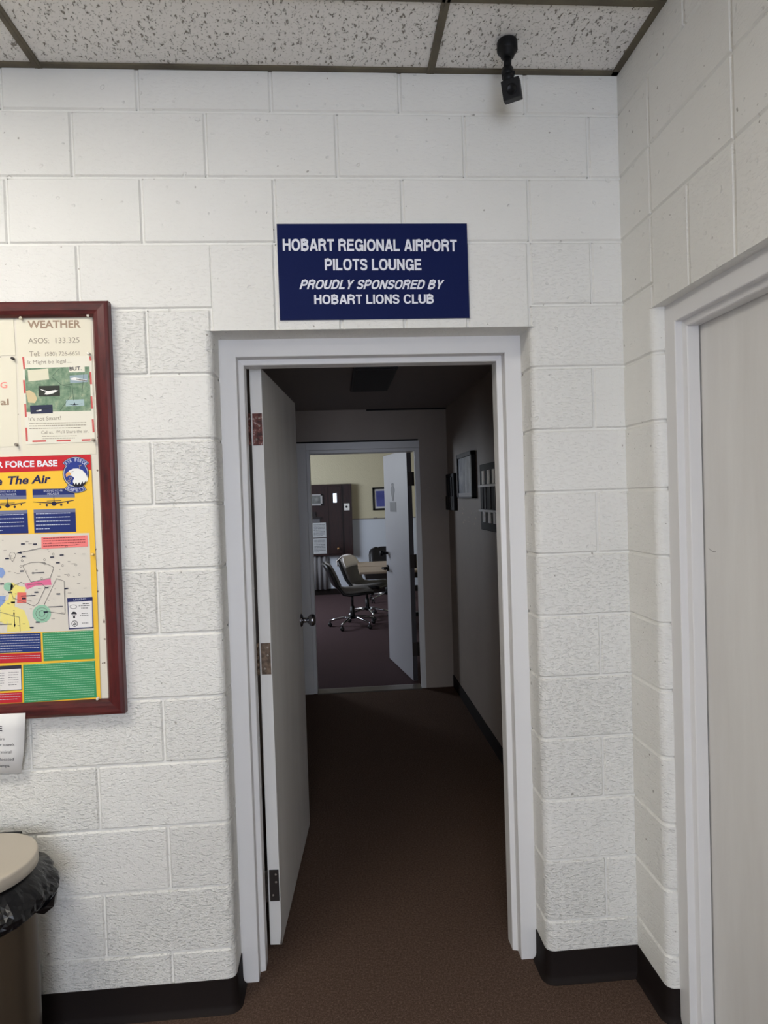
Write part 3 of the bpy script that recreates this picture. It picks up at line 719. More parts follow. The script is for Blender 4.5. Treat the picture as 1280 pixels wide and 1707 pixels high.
def strokes():
    t = .195; a = t/2; b = 1-t/2; A = math.pi
    def el(cx, cy, rx, ry, a0, a1, n=14): return [(cx+rx*math.copysign(abs(math.cos(a0+(a1-a0)*i/n))**.86, math.cos(a0+(a1-a0)*i/n)), cy+ry*math.copysign(abs(math.sin(a0+(a1-a0)*i/n))**.86, math.sin(a0+(a1-a0)*i/n))) for i in range(n+1)]
    G = {}
    st = [(a, 0), (a, 1)]
    G['H'] = (.74, [st, [(.74-a, 0), (.74-a, 1)], [(a, .53), (.74-a, .53)]])
    G['O'] = (.82, [el(.41, .5, .41-a, .51-a, 0, 2*A, 32)])
    G['B'] = (.74, [st, [(a, b), (.38, b)]+el(.38, .76, .22, b-.76, A/2, -A/2, 10)+[(a, .53)], [(a, a), (.40, a)]+el(.40, .31, .235, .31-a, -A/2, A/2, 10)+[(a, .53)]])
    G['A'] = (.78, [[(.09, 0), (.37, 1)], [(.69, 0), (.41, 1)], [(.20, .29), (.58, .29)]])
    G['R'] = (.76, [st, [(a, b), (.40, b)]+el(.40, .71, .235, b-.71, A/2, -A/2, 10)+[(a, .71-(b-.71))], [(.44, .50), (.56, .42), (.61, .28), (.625, .12), (.66, 0)]])
    G['T'] = (.66, [[(0, b), (.66, b)], [(.33, 0), (.33, 1)]])
    G['E'] = (.66, [st, [(a, b), (.64, b)], [(a, .53), (.60, .53)], [(a, a), (.66, a)]])
    G['G'] = (.80, [el(.41, .5, .41-a, .51-a, .42, 1.5*A, 22)+el(.41, .5, .36-a, .51-a, 1.5*A, 1.86*A, 8), [(.44, .45), (.80, .45)], [(.72, .45), (.72, 0)]])
    G['I'] = (t, [st])
    G['N'] = (.74, [st, [(.74-a, 0), (.74-a, 1)], [(a, .94), (.74-a, .06)]])
    G['L'] = (.61, [st, [(a, a), (.61, a)]])
    G['P'] = (.70, [st, [(a, b), (.38, b)]+el(.38, .67, .225, b-.67, A/2, -A/2, 10)+[(a, .67-(b-.67))]])
    G['S'] = (.70, [[(.60, .70)]+el(.35, .72, .25, .285-a+.0, .15, 1.0*A, 12)+[(.13, .62), (.24, .545), (.46, .475), (.585, .39)]+el(.35, .285, .25, .285-a+.01, .1, -A*.98, 12)])
    G['U'] = (.74, [[(a, 1), (a, .36)]+el(.37, .36, .37-a, .36-a, A, 2*A, 14)+[(.74-a, 1)]])
    G['C'] = (.78, [el(.41, .5, .41-a, .51-a, .48, 2*A-.48, 26)])
    G['D'] = (.75, [st, [(a, b), (.34, b)]+el(.34, .5, .31, b-.5, A/2, -A/2, 14)+[(a, a)]])
    G['Y'] = (.74, [[(.09, 1), (.37, .42)], [(.65, 1), (.37, .42)], [(.37, 0), (.37, .5)]])
    return t, G
STROKE_T, GLYPH = strokes()
def ribbon2d(pts, t):
    P = [Vector(p) for p in pts]; n = len(P); Lf = []; Rt = []; closed = (P[0]-P[-1]).length < 1e-5
    for i in range(n):
        d0 = (P[i]-P[i-1]).normalized() if i > 0 else ((P[i]-P[-2]).normalized() if closed else None)
        d1 = (P[i+1]-P[i]).normalized() if i < n-1 else ((P[1]-P[0]).normalized() if closed else None)
        d0 = d0 or d1; d1 = d1 or d0
        q = d0+d1
        if q.length < 1e-4: q = d1
        q.normalize(); m_ = Vector((-q.y, q.x)); k = 1/max(.6, m_.dot(Vector((-d1.y, d1.x))))
        Lf.append(P[i]+m_*t/2*k); Rt.append(P[i]-m_*t/2*k)
    return [(Lf[i], Lf[i+1], Rt[i+1], Rt[i]) for i in range(n-1)]
def stroke_line(mb, text, a, bpt, cap, m, shear=0.0):
    x = 0; quads = []
    for ch in text:
        if ch == ' ': x += .36; continue
        w, sts = GLYPH[ch]
        for k_, stx in enumerate(sts):
            for q in ribbon2d(stx, STROKE_T): quads.append([(p.x+x, p.y, k_) for p in q])
        x += w+(.085 if ch not in 'AT' else .055)
    x1 = max(p[0]+shear*p[1]*0 for q in quads for p in q)
    a = Vector(a); d = Vector(bpt)-a; L = d.length; d.normalize(); up = Vector((-d.z, 0, d.x))
    sx = (L-shear*cap)/x1 if shear else L/x1
    for q in quads: mb.add([(a+d*(p[0]*sx+shear*cap*p[1])+up*(p[1]*cap)-Vector((0, .00006*p[2], 0)))[:] for p in q], [(0, 1, 2, 3)], m)

# ---------------------------------------------------------------- the pilots lounge sign
sg = empty('wall_sign', (1.12, -.003, 2.345), 'navy blue lounge sign with white lettering above the open doorway', 'sign')
SX0, SX1, SZ0, SZ1 = .8175, 1.4215, 2.195, 2.4955
b = MB(); b.box((SX0, -.005, SZ0), (SX1, 0.0, SZ1)); part(b, 'sign_board', M_BLUE, sg)
PXM = 526.0
for txt, (ax, ay), (bx, by), cap, sh in (('HOBART REGIONAL AIRPORT', (471.5, 418), (761.5, 419), 19.5, 0), ('PILOTS LOUNGE', (541.5, 450.5), (702.5, 450.5), 19, 0),
                                         ('PROUDLY SPONSORED BY', (499, 482), (741, 482), 15.5, .32), ('HOBART LIONS CLUB', (524, 507), (723, 506), 15.5, 0)):
    b = MB(); stroke_line(b, txt, place_on(ax, ay, -.0056), place_on(bx, by, -.0056), cap/PXM, M_SIGNW, sh)
    part(b, 'lettering', M_SIGNW, sg, 'white lettering')

# ---------------------------------------------------------------- bulletin board
BY = -.034                                          # front of the frame
PY = -.012                                          # face of the panel
bb = empty('bulletin_board', (-.45, 0, 1.62), 'mahogany framed bulletin board covered with posters on the left wall', 'bulletin board')
def wx(px, py, y): return place_on(px, py, y).x
def wz(px, py, y): return place_on(px, py, y).z
xo = (wx(179, 499, BY)+wx(206.5, 1190, BY))/2; zt = wz(178, 500, BY); zb = wz(206, 1191, BY)
xi = (wx(152, 530, BY)+wx(177.5, 1160, BY))/2; zti = wz(152, 526, BY); zbi = wz(177, 1167, BY)
xl = xo-1.80
def moulding(name, a, e, inner_a, inner_e, m):
    """one mitred frame member: outer edge a-e, inner edge inner_a-inner_e (x, z)"""
    b = MB(); pr = [(0, 0), (0, -.026), (.06, -.031), (.22, BY), (.62, BY+.001), (.86, -.029), (1, -.02), (1, 0)]
    vs = []
    for (o_, i_) in ((a, inner_a), (e, inner_e)):
        for k_, y in pr: vs.append((o_[0]+(i_[0]-o_[0])*k_, y, o_[1]+(i_[1]-o_[1])*k_))
    n = len(pr); b.add(vs, [(i, (i+1) % n, n+(i+1) % n, n+i) for i in range(n)]+[tuple(range(n)), tuple(range(n, 2*n))], m)
    return part(b, name, m, bb)
moulding('frame_rail', (xl, zt), (xo, zt), (xl+.05, zti), (xi, zti), M_WOODH)
moulding('frame_rail', (xo, zb), (xl, zb), (xi, zbi), (xl+.05, zbi), M_WOODH)
moulding('frame_stile', (xo, zt), (xo, zb), (xi, zti), (xi, zbi), M_WOOD)
moulding('frame_stile', (xl, zb), (xl, zt), (xl+.05, zbi), (xl+.05, zti), M_WOOD)
b = MB(); b.box((xl+.045, PY, zbi-.006), (xi+.006, -.001, zti+.006)); part(b, 'board_panel', M_PANEL, bb)

# drawing in the photograph's own measure on a sheet lying at depth y of the wall
def poly(mb, pts, y, m=None):
    P = [place_on(x, q, y) for x, q in pts]; mb.add([(p.x, y, p.z) for p in P], [list(range(len(P)))], m)
def line(mb, pts, w, y, m=None):
    for (x0, y0), (x1, y1) in zip(pts, pts[1:]):
        L = math.hypot(x1-x0, y1-y0) or 1; nx, ny = -(y1-y0)/L*w/2, (x1-x0)/L*w/2
        poly(mb, [(x0+nx, y0+ny), (x1+nx, y1+ny), (x1-nx, y1-ny), (x0-nx, y0-ny)], y, m)
def disc(mb, cx, cy, rx, ry, y, m=None, n=28, a0=0, a1=2*math.pi):
    poly(mb, [(cx+rx*math.cos(a0+(a1-a0)*i/n), cy+ry*math.sin(a0+(a1-a0)*i/n)) for i in range(n if abs(a1-a0-2*math.pi) < 1e-6 else n+1)], y, m)
def ring(mb, cx, cy, r, w, y, m=None, n=28, a0=0, a1=2*math.pi, ry=None):
    ry = ry or r
    line(mb, [(cx+r*math.cos(a0+(a1-a0)*i/n), cy+ry*math.sin(a0+(a1-a0)*i/n)) for i in range(n+1)], w, y, m)
def ptext(mb, text, a, e, cap, y, m, bold=.012, shear=0): letter(mb, text, place_on(a[0], a[1], y), place_on(e[0], e[1], y), cap*((2.1023+y)/F_PX), m, bold, shear)
def rows(mb, x0, x1, y0, y1, n, y, m, slope=-.03, last=.6, fill=.38, rnd=rt):
    for i in range(n):
        yy = y0+(i+.5)*(y1-y0)/n; h = (y1-y0)/n*fill; x = x0; end = x1 if i < n-1 else x0+(x1-x0)*last
        while x < end-.3:
            w = rnd.uniform(1.2, 4.5); e = min(end, x+w)
            line(mb, [(x, yy+slope*(x-x0)), (e, yy+slope*(e-x0))], h, y, m); x = e+.7
def sheet_thing(name, label, cat, pts, y, m, group=None, thick=.0006):
    P = [place_on(a, c, y) for a, c in pts]; ctr = sum(P, Vector())/len(P)
    t = empty(name, ctr, label, cat, group)
    b = MB(); b.prism([(p.x, y, p.z) for p in P], (0, thick, 0)); part(b, 'sheet', m, t); return t
E_ = .0004
INK_BR = ink((160, 138, 116)); INK_GR = ink((150, 142, 126)); INK_DK = ink((60, 58, 62)); INK_RED = ink((204, 96, 92)); INK_PK = ink((236, 150, 138))
# weather sheet (top right)
y = PY-.0012
w_ = sheet_thing('weather_sheet', 'cream sheet headed WEATHER pinned at the board\'s top right corner', 'notice', [(26, 527.5), (151, 525.5), (160.5, 757), (38, 760)], y, M_PAPER)
b = MB(); ptext(b, 'WEATHER', (46, 547.5), (135, 546.5), 13.2, y-E_, INK_BR, .03); part(b, 'heading', INK_BR, w_, 'large tan heading')
b = MB(); ptext(b, 'ASOS:  133.325', (47, 572.5), (132.5, 571), 9, y-E_, INK_GR, .004); ptext(b, 'Tel:', (49, 594), (67, 593.5), 8.6, y-E_, INK_GR, .004); ptext(b, '(580) 726-6651', (75, 593.3), (132.5, 592), 6.6, y-E_, INK_GR, .0)
part(b, 'printed_lines', INK_GR, w_)
# left sheets
y2 = PY-.0016
l1 = sheet_thing('blank_sheet', 'blank cream sheet cut by the photo\'s left edge, at the top of the board', 'paper', [(-60, 529), (22, 528.5), (26, 592), (-57, 594)], y2, M_PAPER)
y3 = PY-.0010
l2 = sheet_thing('pinned_notice', 'cream notice with red letters cut off at the left, below the blank sheet', 'notice', [(-62, 597), (26.5, 596), (30.5, 744), (-58, 747)], y3, M_PAPER)
b = MB(); ptext(b, 'NG', (-13, 647.5), (12.5, 647), 10.5, y3-E_, INK_PK, .02); part(b, 'red_letters', INK_PK, l2)
b = MB(); ptext(b, 'al', (1, 675.5), (15, 675), 10.5, y3-E_, INK_BR, .02); part(b, 'tan_letters', INK_BR, l2)
# legal / smart flyer
y4 = PY-.0026
fl = sheet_thing('safety_flyer', 'flyer with red dashed border and green map, reading It Might be legal', 'flyer', [(37, 595.5), (152, 593), (158.5, 736), (43, 741)], y4, mat('flyer_paper', (228, 224, 208), .7))
for x0, y0, x1, y1 in ((38.5, 595, 40.5, 615.5), (39.7, 633.5, 41.5, 655.5), (41.8, 673, 43.2, 695), (43.5, 713, 45, 735.5), (149.8, 594, 151.2, 601.5), (150.3, 620, 151.8, 640.5), (152, 660.5, 153.5, 681), (154.5, 699, 156, 720.5)):
    b = MB(); line(b, [(x0, y0), (x1, y1)], 3.2, y4-E_); part(b, 'red_dash', INK_RED, fl)
for x0, y0, x1, y1 in ((54, 735.7, 77, 735), (94.5, 734.6, 117.5, 734), (136, 733.6, 151, 733)):
    b = MB(); line(b, [(x0, y0), (x1, y1)], 2.8, y4-E_); part(b, 'red_dash', INK_RED, fl)
mg = mat('green_terrain_print', (112, 138, 112), .6); lk(mg, ramp(mg, noise(mg, 45, 5, .65), [(.35, lin((86, 118, 92))), (.55, lin((124, 150, 122))), (.7, lin((160, 170, 140)))]), bsdf(mg).inputs['Base Color'])
b = MB(); poly(b, [(41, 614), (149, 611), (152, 684.5), (44.5, 687)], y4-E_); part(b, 'map_picture', mg, fl, 'green chart picture')
b = MB(); poly(b, [(43, 652), (49, 650), (58, 656), (62, 665), (58, 672), (47, 671)], y4-2*E_); part(b, 'tan_patch', ink((208, 190, 150)), fl)
b = MB()
for pts in ([(86, 628), (100, 640), (104, 642), (120, 640), (123, 668)], [(86, 628), (98, 615)], [(104, 642), (118, 645), (118, 660), (100, 684)], [(140, 620), (136, 660)]): line(b, pts, .7, y4-2*E_)
part(b, 'map_lines', ink((74, 92, 80)), fl)
for pts, c_ in (([(46, 617), (80, 614.5), (82, 632.5), (47.5, 636)], (220, 216, 192)), ([(116, 626), (146, 624), (146.5, 637), (117, 638.5)], (150, 168, 176)), ([(64, 643.5), (99.5, 642.5), (100, 660), (64.5, 661)], (52, 56, 50)), ([(110, 666.5), (140, 665.5), (140.5, 676), (109.5, 677.5)], (168, 190, 192)), ([(50, 676), (87.5, 674.5), (88, 688.5), (51, 690)], (50, 54, 78)), ([(114.5, 611.5), (141, 610.5), (141.5, 620), (115, 620.5)], (228, 224, 208))):
    b = MB(); poly(b, pts, y4-2*E_); part(b, 'inset_picture', ink(c_), fl)
b = MB()
poly(b, [(66, 648), (72, 650), (80, 652), (92, 650), (97, 651), (88, 656), (78, 658), (74, 657), (77, 653), (70, 651)], y4-3*E_)
poly(b, [(117, 631), (124, 629), (134, 631), (145, 633), (144, 636), (130, 634.5), (119, 633.5)], y4-3*E_)
poly(b, [(60, 685), (66, 682), (70, 682), (69, 685), (62, 686)], y4-3*E_)
part(b, 'white_aeroplanes', mat('white_aeroplane_print', (232, 232, 228), .6), fl)
b = MB(); poly(b, [(111, 673), (122, 674.5), (124, 670.5), (126, 674.5), (138, 672.5), (126, 675.5), (122, 675.5)], y4-3*E_); line(b, [(53, 688), (60, 684), (80, 680), (87, 678)], 1.2, y4-3*E_); line(b, [(127, 632), (145, 635)], 1.4, y4-3*E_)
part(b, 'dark_aeroplanes', ink((44, 52, 60)), fl)
b = MB(); ptext(b, 'It Might be legal....', (46.5, 607), (119, 604.5), 6.2, y4-E_, INK_GR, .0); ptext(b, "It's not Smart!", (48, 702), (101.5, 699.5), 6.4, y4-E_, INK_GR, .0); ptext(b, "Call us.  We'll Share the air.", (69, 723.5), (147.5, 721), 5.2, y4-E_, INK_GR, .0)
rows(b, 49, 144, 704, 716.5, 3, y4-E_, INK_GR, -.02, .9, .28); rows(b, 70, 128, 725.5, 733, 2, y4-E_, INK_GR, -.02, .95, .25)
part(b, 'printed_lines', INK_GR, fl)
b = MB(); ptext(b, 'BUT.', (115.8, 617.8), (136, 617), 6.2, y4-3*E_, INK_DK, .02); part(b, 'but_lettering', INK_DK, fl)

# air force base safety poster
y5 = PY-.0034
PK = mat('yellow_poster_paper', (243, 194, 52), .5)
ps = sheet_thing('safety_poster', 'yellow air safety poster with red banner, eagle badge and chart', 'poster', [(-110, 765), (151, 757.7), (161, 960), (168, 1166), (-95, 1181)], y5, PK)
def pp(name, pts_list, c_, lvl=1, label=None):
    for i_, p in enumerate(pts_list):
        b = MB(); poly(b, p, y5-lvl*E_-i_*.00012); part(b, name, ink(c_), ps, label)
pp('red_banner', [[(-110, 765), (151, 757.7), (152, 783), (-109, 791)]], (196, 38, 48))
b = MB(); ptext(b, 'AIR FORCE BASE', (-20.5, 780.4), (95.8, 777.3), 10.8, y5-2*E_, M_SIGNW, .034); part(b, 'banner_lettering', M_SIGNW, ps, 'white banner lettering')
NAVY = (34, 48, 110)
b = MB(); ptext(b, 'The Air', (13.5, 808), (85, 805), 14.2, y5-E_, ink((36, 40, 84)), .03, .22); ptext(b, 'Share', (-46, 811), (4, 809), 14.2, y5-E_, ink((36, 40, 84)), .03, .22); part(b, 'title_lettering', ink((36, 40, 84)), ps, 'dark blue title lettering')
pp('blue_header', [[(-32, 817.5), (43.5, 816), (44, 826), (-31, 827.5)], [(54, 815.5), (124, 814), (124.5, 824), (54.5, 825.5)]], NAVY)
pp('blue_fade', [[(-31, 827.5), (44, 826), (44.2, 832), (-30.8, 833)], [(54.5, 825.5), (124.5, 824), (124.8, 829), (54.8, 830)], [(-28, 852), (45.5, 850), (45.8, 856), (-27.8, 858)], [(55.8, 849.5), (125.5, 847.5), (125.8, 853.5), (56, 855)]], (112, 118, 148))
pp('blue_panel', [[(-27.8, 858), (45.8, 856), (47.5, 889), (-26, 891)], [(56, 855), (125.8, 853.5), (127, 886.5), (57.5, 888.5)]], NAVY)
b = MB(); WT = ink((196, 202, 220))
ptext(b, 'BOEING KC-135', (-8, 821.5), (27, 820.5), 3.3, y5-2*E_, WT, .0); ptext(b, 'STRATOTANKER', (-9, 826.5), (27.5, 825.5), 3.3, y5-2*E_, WT, .0); ptext(b, 'BOEING KC-46', (73, 820), (104, 819), 3.3, y5-2*E_, WT, .0); ptext(b, 'PEGASUS', (79, 825), (99, 824.3), 3.3, y5-2*E_, WT, .0)
rows(b, 60, 117, 853.5, 885, 5, y5-2*E_, WT, -.03, .4, .2); rows(b, -20, 40, 856, 888, 5, y5-2*E_, WT, -.03, .4, .2)
part(b, 'panel_lettering', WT, ps)
b = MB(); DN = ink((40, 38, 66))
for cx, cy, k_ in ((90, 839.5, 1.0), (12.5, 843, .92)):
    disc(b, cx, cy, 4*k_, 3.8*k_, y5-2*E_); poly(b, [(cx-3, cy), (cx-35*k_, cy-2.5), (cx-35*k_, cy-3.4), (cx-3, cy-1.8)], y5-2*E_); poly(b, [(cx+3, cy-1.8), (cx+33*k_, cy-6), (cx+33*k_, cy-5), (cx+3, cy+.2)], y5-2*E_)
    line(b, [(cx, cy-3), (cx-.3, cy-13)], .9, y5-2*E_); line(b, [(cx-12, cy-4.3), (cx+12, cy-5)], .8, y5-2*E_); disc(b, cx-12, cy+2.6, 2, 2, y5-2*E_); disc(b, cx+12, cy+2, 2, 2, y5-2*E_); disc(b, cx+23, cy-1.6, 1.2, 1.5, y5-2*E_); disc(b, cx-23, cy+.8, 1.2, 1.5, y5-2*E_)
part(b, 'aeroplane_outline', DN, ps, 'navy tanker aeroplane outlines')
# badge
b = MB(); cx, cy = 126.3, 790
def band(mb, r0, r1, a0, a1, lvl, n=14):
    o_ = [(cx+r1*math.cos(a0+(a1-a0)*i/n), cy+r1*math.sin(a0+(a1-a0)*i/n)) for i in range(n+1)]; i_ = [(cx+r0*math.cos(a0+(a1-a0)*i/n), cy+r0*math.sin(a0+(a1-a0)*i/n)) for i in range(n+1)]
    for k_ in range(n): poly(mb, [o_[k_], o_[k_+1], i_[k_+1], i_[k_]], y5-lvl*E_)
R_ = math.radians
disc(b, cx, cy, 22, 22.5, y5-2*E_); band(b, 17.8, 28.8, R_(-142), R_(-38), 2); band(b, 20, 32.2, R_(55), R_(127), 2); part(b, 'badge_rim', ink((24, 28, 52)), ps)
b = MB(); disc(b, cx, cy, 20.8, 21.2, y5-3*E_); band(b, 19, 28, R_(-140), R_(-40), 3); band(b, 21.5, 31.2, R_(57), R_(125), 3); part(b, 'badge_edge', ink((196, 200, 204)), ps)
b = MB(); disc(b, cx, cy, 19.6, 20, y5-4*E_); band(b, 19.8, 27.2, R_(-138.5), R_(-41.5), 4); band(b, 22.2, 30.4, R_(58.5), R_(123.5), 4); part(b, 'badge_field', ink((44, 62, 140)), ps)
b = MB()
for i, ch in enumerate('AIR FORCE'):
    if ch == ' ': continue
    a = R_(-132+84*i/8); q = (cx+20.6*math.cos(a), cy+20.6*math.sin(a)); tx, ty = -math.sin(a), math.cos(a); w = .45 if ch == 'I' else 1.6
    ptext(b, ch, (q[0]-tx*w, q[1]-ty*w), (q[0]+tx*w, q[1]+ty*w), 5.6, y5-5*E_, WT, .02)
for i, ch in enumerate('SAFETY'):
    a = R_(118-54*i/5); q = (cx+29.2*math.cos(a), cy+29.2*math.sin(a)); tx, ty = math.sin(a), -math.cos(a)
    ptext(b, ch, (q[0]-tx*2.2, q[1]-ty*2.2), (q[0]+tx*2.2, q[1]+ty*2.2), 5.6, y5-5*E_, WT, .02)
part(b, 'badge_lettering', WT, ps, 'white badge lettering')
def ez(x, q): return (x/5.818, 740+q/5.818)
b = MB(); poly(b, [ez(640, 290), ez(672, 258), ez(712, 240), ez(756, 238), ez(800, 255), ez(832, 292), ez(852, 338), ez(846, 362), ez(820, 378), ez(800, 396), ez(775, 404), ez(735, 404), ez(712, 386), ez(706, 360), ez(720, 330), ez(700, 312), ez(672, 306), ez(650, 312)], y5-6*E_); part(b, 'eagle_head', ink((236, 236, 232)), ps, 'white eagle head')
b = MB(); poly(b, [ez(636, 296), ez(650, 276), ez(672, 272), ez(690, 288), ez(684, 304), ez(660, 304), ez(648, 324), ez(642, 316)], y5-7*E_); part(b, 'eagle_beak', ink((226, 170, 96)), ps)
b = MB(); poly(b, [ez(700, 402), ez(714, 376), ez(722, 396), ez(738, 372), ez(750, 398), ez(768, 372), ez(780, 396), ez(800, 362), ez(808, 384), ez(838, 352), ez(826, 388), ez(800, 412), ez(760, 420), ez(724, 414)], y5-7*E_); line(b, [ez(690, 272), ez(712, 268)], 1.0, y5-7*E_); part(b, 'dark_feathers', ink((30, 30, 44)), ps)
b = MB(); ring(b, *ez(684, 334), 1.9, .7, y5-6*E_, n=14); ring(b, *ez(668, 364), 2.2, .7, y5-6*E_, n=14); line(b, [ez(770, 236), ez(776, 205)], .7, y5-6*E_); line(b, [ez(758, 214), ez(790, 204)], .7, y5-6*E_); part(b, 'badge_tracery', ink((186, 170, 120)), ps)
# chart
CH_ = [(-101, 893), (149, 888.5), (152, 975), (156.5, 1050.5), (-92, 1059)]
pp('chart_field', [CH_], (216, 210, 198), 1, 'pale chart')
def c2(x, q): return (x/5.818, 740+q/5.818)
def c3(x, q): return (x/5.336, 980+q/5.336)
pp('yellow_zone', [[c2(110, 1340), c2(190, 1380), c2(250, 1390), c2(240, 1440), c2(150, 1470), c2(140, 1600), c2(60, 1640)], [c3(75, 205), c3(130, 165), c3(215, 200), c3(255, 300), c3(275, 380), c3(62, 395)], [c3(0, 170), c3(60, 110), c3(120, 90), c3(90, 200), c3(60, 330), c3(0, 300)]], (236, 222, 130), 2)
pp('pink_zone', [[c2(235, 1355), c2(490, 1308), c2(500, 1368), c2(345, 1375), c2(262, 1412)]], (222, 112, 150), 2)
pp('red_zone', [[c2(168, 1440), c2(255, 1440), c2(255, 1540), c2(165, 1545)]], (226, 112, 102), 3)
pp('blue_zone', [[c3(-30, 70), c3(52, 72), c3(25, 190), c3(0, 260), c3(-40, 250)], [c2(-20, 1190), c2(30, 1205), c2(52, 1250), c2(20, 1300), c2(-30, 1290)]], (134, 158, 206), 2)
b = MB(); disc(b, *c3(372, 230), 15.5, 15, y5-2*E_); part(b, 'green_zone', ink((150, 196, 168)), ps)
b = MB(); disc(b, *c2(82, 1385), 8, 7.5, y5-2*E_); part(b, 'green_zone', ink((150, 196, 168)), ps)
b = MB(); LN = ink((110, 106, 104))
line(b, [c2(218, 1180), c2(300, 1150), c2(380, 1146), c2(460, 1166), c2(522, 1198), c2(486, 1300), c2(300, 1340), c2(218, 1180)], .75, y5-4*E_)
line(b, [c2(240, 1360), c2(205, 1340), c2(140, 1370), c2(100, 1420), c2(130, 1495), c2(330, 1572), c2(368, 1545), c2(440, 1390), c2(400, 1350), c2(262, 1368)], .75, y5-4*E_)
line(b, [c2(425, 1565), c2(548, 1306), c2(622, 1330), c2(630, 1628)], .7, y5-4*E_); line(b, [c3(415, 210), c3(578, 232), c3(578, 0)], .7, y5-4*E_); line(b, [c3(0, 215), c3(172, 262), c3(180, 395)], .7, y5-4*E_)
ring(b, *c3(372, 228), 5, .7, y5-4*E_, n=18); ring(b, *c3(372, 228), 10, .5, y5-4*E_, n=18); ring(b, *c2(120, 1080), 5.2, .5, y5-4*E_, n=18); line(b, [c2(96, 1100), c2(120, 1145), c2(145, 1100)], .6, y5-4*E_)
rc = random.Random(12)
for i in range(95):
    x = rc.uniform(-60, 145); q = rc.uniform(899, 1046)
    if 110 < x and q > 990: continue
    w = rc.uniform(1.5, 7); line(b, [(x, q), (x+w, q-.03*w)], .55, y5-4*E_)
for i in range(14): ring(b, rc.uniform(-40, 140), rc.uniform(900, 985), 1.7, .5, y5-4*E_, n=10)
part(b, 'chart_lines', LN, ps)
b = MB()
for x, q in ((222, 970), (338, 972), (230, 1092), (505, 1098), (598, 1078), (68, 1112), (560, 1152), (212, 1234), (642, 1402), (352, 1438), (565, 1455), (452, 1395), (98, 1440), (232, 1500), (20, 1358), (125, 1536)): line(b, [c2(x-19, q+1), c2(x+19, q-1)], 2.1, y5-5*E_)
for x, q in ((405, 215), (335, 305), (282, 353), (115, 130)): line(b, [c3(x-18, q), c3(x+18, q-1)], 2.1, y5-5*E_)
line(b, [c2(310, 1252), c2(430, 1246)], 1.2, y5-5*E_); line(b, [c2(205, 1476), c2(345, 1468)], 1.2, y5-5*E_); line(b, [c3(430, 170), c3(560, 164)], 1.2, y5-5*E_); line(b, [c3(-5, 325), c3(105, 322)], 1.2, y5-5*E_); line(b, [c3(124, 215), c3(130, 345)], .9, y5-5*E_)
poly(b, [c3(117, 235), c3(124, 208), c3(131, 235)], y5-5*E_); poly(b, [c3(123, 325), c3(131, 352), c3(138, 325)], y5-5*E_); line(b, [c2(205, 1050), c2(400, 1010)], .8, y5-5*E_); poly(b, [c2(158, 1060), c2(205, 1042), c2(210, 1064)], y5-5*E_)
part(b, 'chart_marks', ink((34, 36, 60)), ps)
pp('salmon_note', [[c2(400, 906), c2(848, 886), c2(852, 994), c2(403, 1018)]], (240, 132, 128), 4)
b = MB(); rows(b, 72, 142, 895.5, 912.5, 4, y5-5*E_, None, -.035, .8, .24); part(b, 'note_printing', ink((120, 44, 50)), ps)
pp('legend_border', [[c3(597, 92), c3(822, 80), c3(832, 357), c3(612, 369)]], (40, 46, 96), 4)
pp('legend_field', [[c3(606, 128), c3(818, 114), c3(822, 347), c3(618, 357)]], (230, 228, 226), 5)
b = MB(); ptext(b, 'LEGEND', c3(655, 112), c3(765, 104), 2.6, y5-5*E_, WT, .0); part(b, 'legend_heading', WT, ps)
b = MB(); ring(b, *c3(652, 168), 5.6, .7, y5-6*E_, n=20, ry=3.2); disc(b, *c3(658, 234), 4.6, 4.2, y5-6*E_, n=14, a0=math.pi, a1=2*math.pi); poly(b, [c3(650, 250), c3(667, 249), c3(668, 270), c3(651, 271)], y5-6*E_); line(b, [c3(640, 236), c3(658, 252), c3(680, 234)], .5, y5-6*E_); ring(b, *c3(664, 318), 4.7, 1, y5-6*E_, n=20); line(b, [c3(652, 330), c3(664, 308)], 1.4, y5-6*E_); line(b, [c3(664, 332), c3(676, 312)], 1.4, y5-6*E_)
for x0, x1, q in ((735, 790, 142), (700, 800, 160), (722, 782, 180), (725, 778, 228), (712, 794, 246), (728, 786, 314)): rows(b, x0/5.336, x1/5.336, 980+q/5.336-1.2, 980+q/5.336+1.2, 1, y5-6*E_, None, -.04, 1, .4)
part(b, 'legend_symbols', ink((40, 40, 46)), ps)
pp('blue_text_box', [[c3(-330, 422), c3(360, 400), c3(366, 566), c3(-326, 595)]], (36, 58, 120), 2)
pp('red_text_box', [[c3(-326, 600), c3(368, 574), c3(372, 656), c3(-320, 684)], [c3(-318, 952), c3(197, 926), c3(199, 1018), c3(-314, 1044)]], (196, 46, 54), 2)
pp('green_text_box', [[c3(378, 398), c3(832, 376), c3(842, 630), c3(388, 652)], [c3(205, 683), c3(845, 648), c3(860, 972), c3(214, 1022)]], (62, 150, 100), 2)
pp('table_border', [[c3(-318, 715), c3(190, 684), c3(197, 908), c3(-312, 938)]], (52, 50, 66), 2)
pp('table_field', [[c3(-315, 748), c3(186, 718), c3(190, 902), c3(-310, 930)]], (230, 226, 222), 3)
b = MB(); PALE = ink((172, 214, 186))
rows(b, 73, 154, 1054, 1099, 12, y5-3*E_, None, -.05, .4, .2); rows(b, 41.5, 157, 1107, 1170, 17, y5-3*E_, None, -.052, .5, .18)
part(b, 'green_box_printing', PALE, ps)
b = MB(); rows(b, -30, 66, 1059, 1089, 7, y5-3*E_, None, -.033, .7, .2); rows(b, -30, 67, 1094, 1104, 3, y5-3*E_, None, -.035, .3, .2); rows(b, -30, 35, 1157, 1170, 3, y5-3*E_, None, -.045, .9, .2); part(b, 'pale_printing', ink((206, 204, 216)), ps)
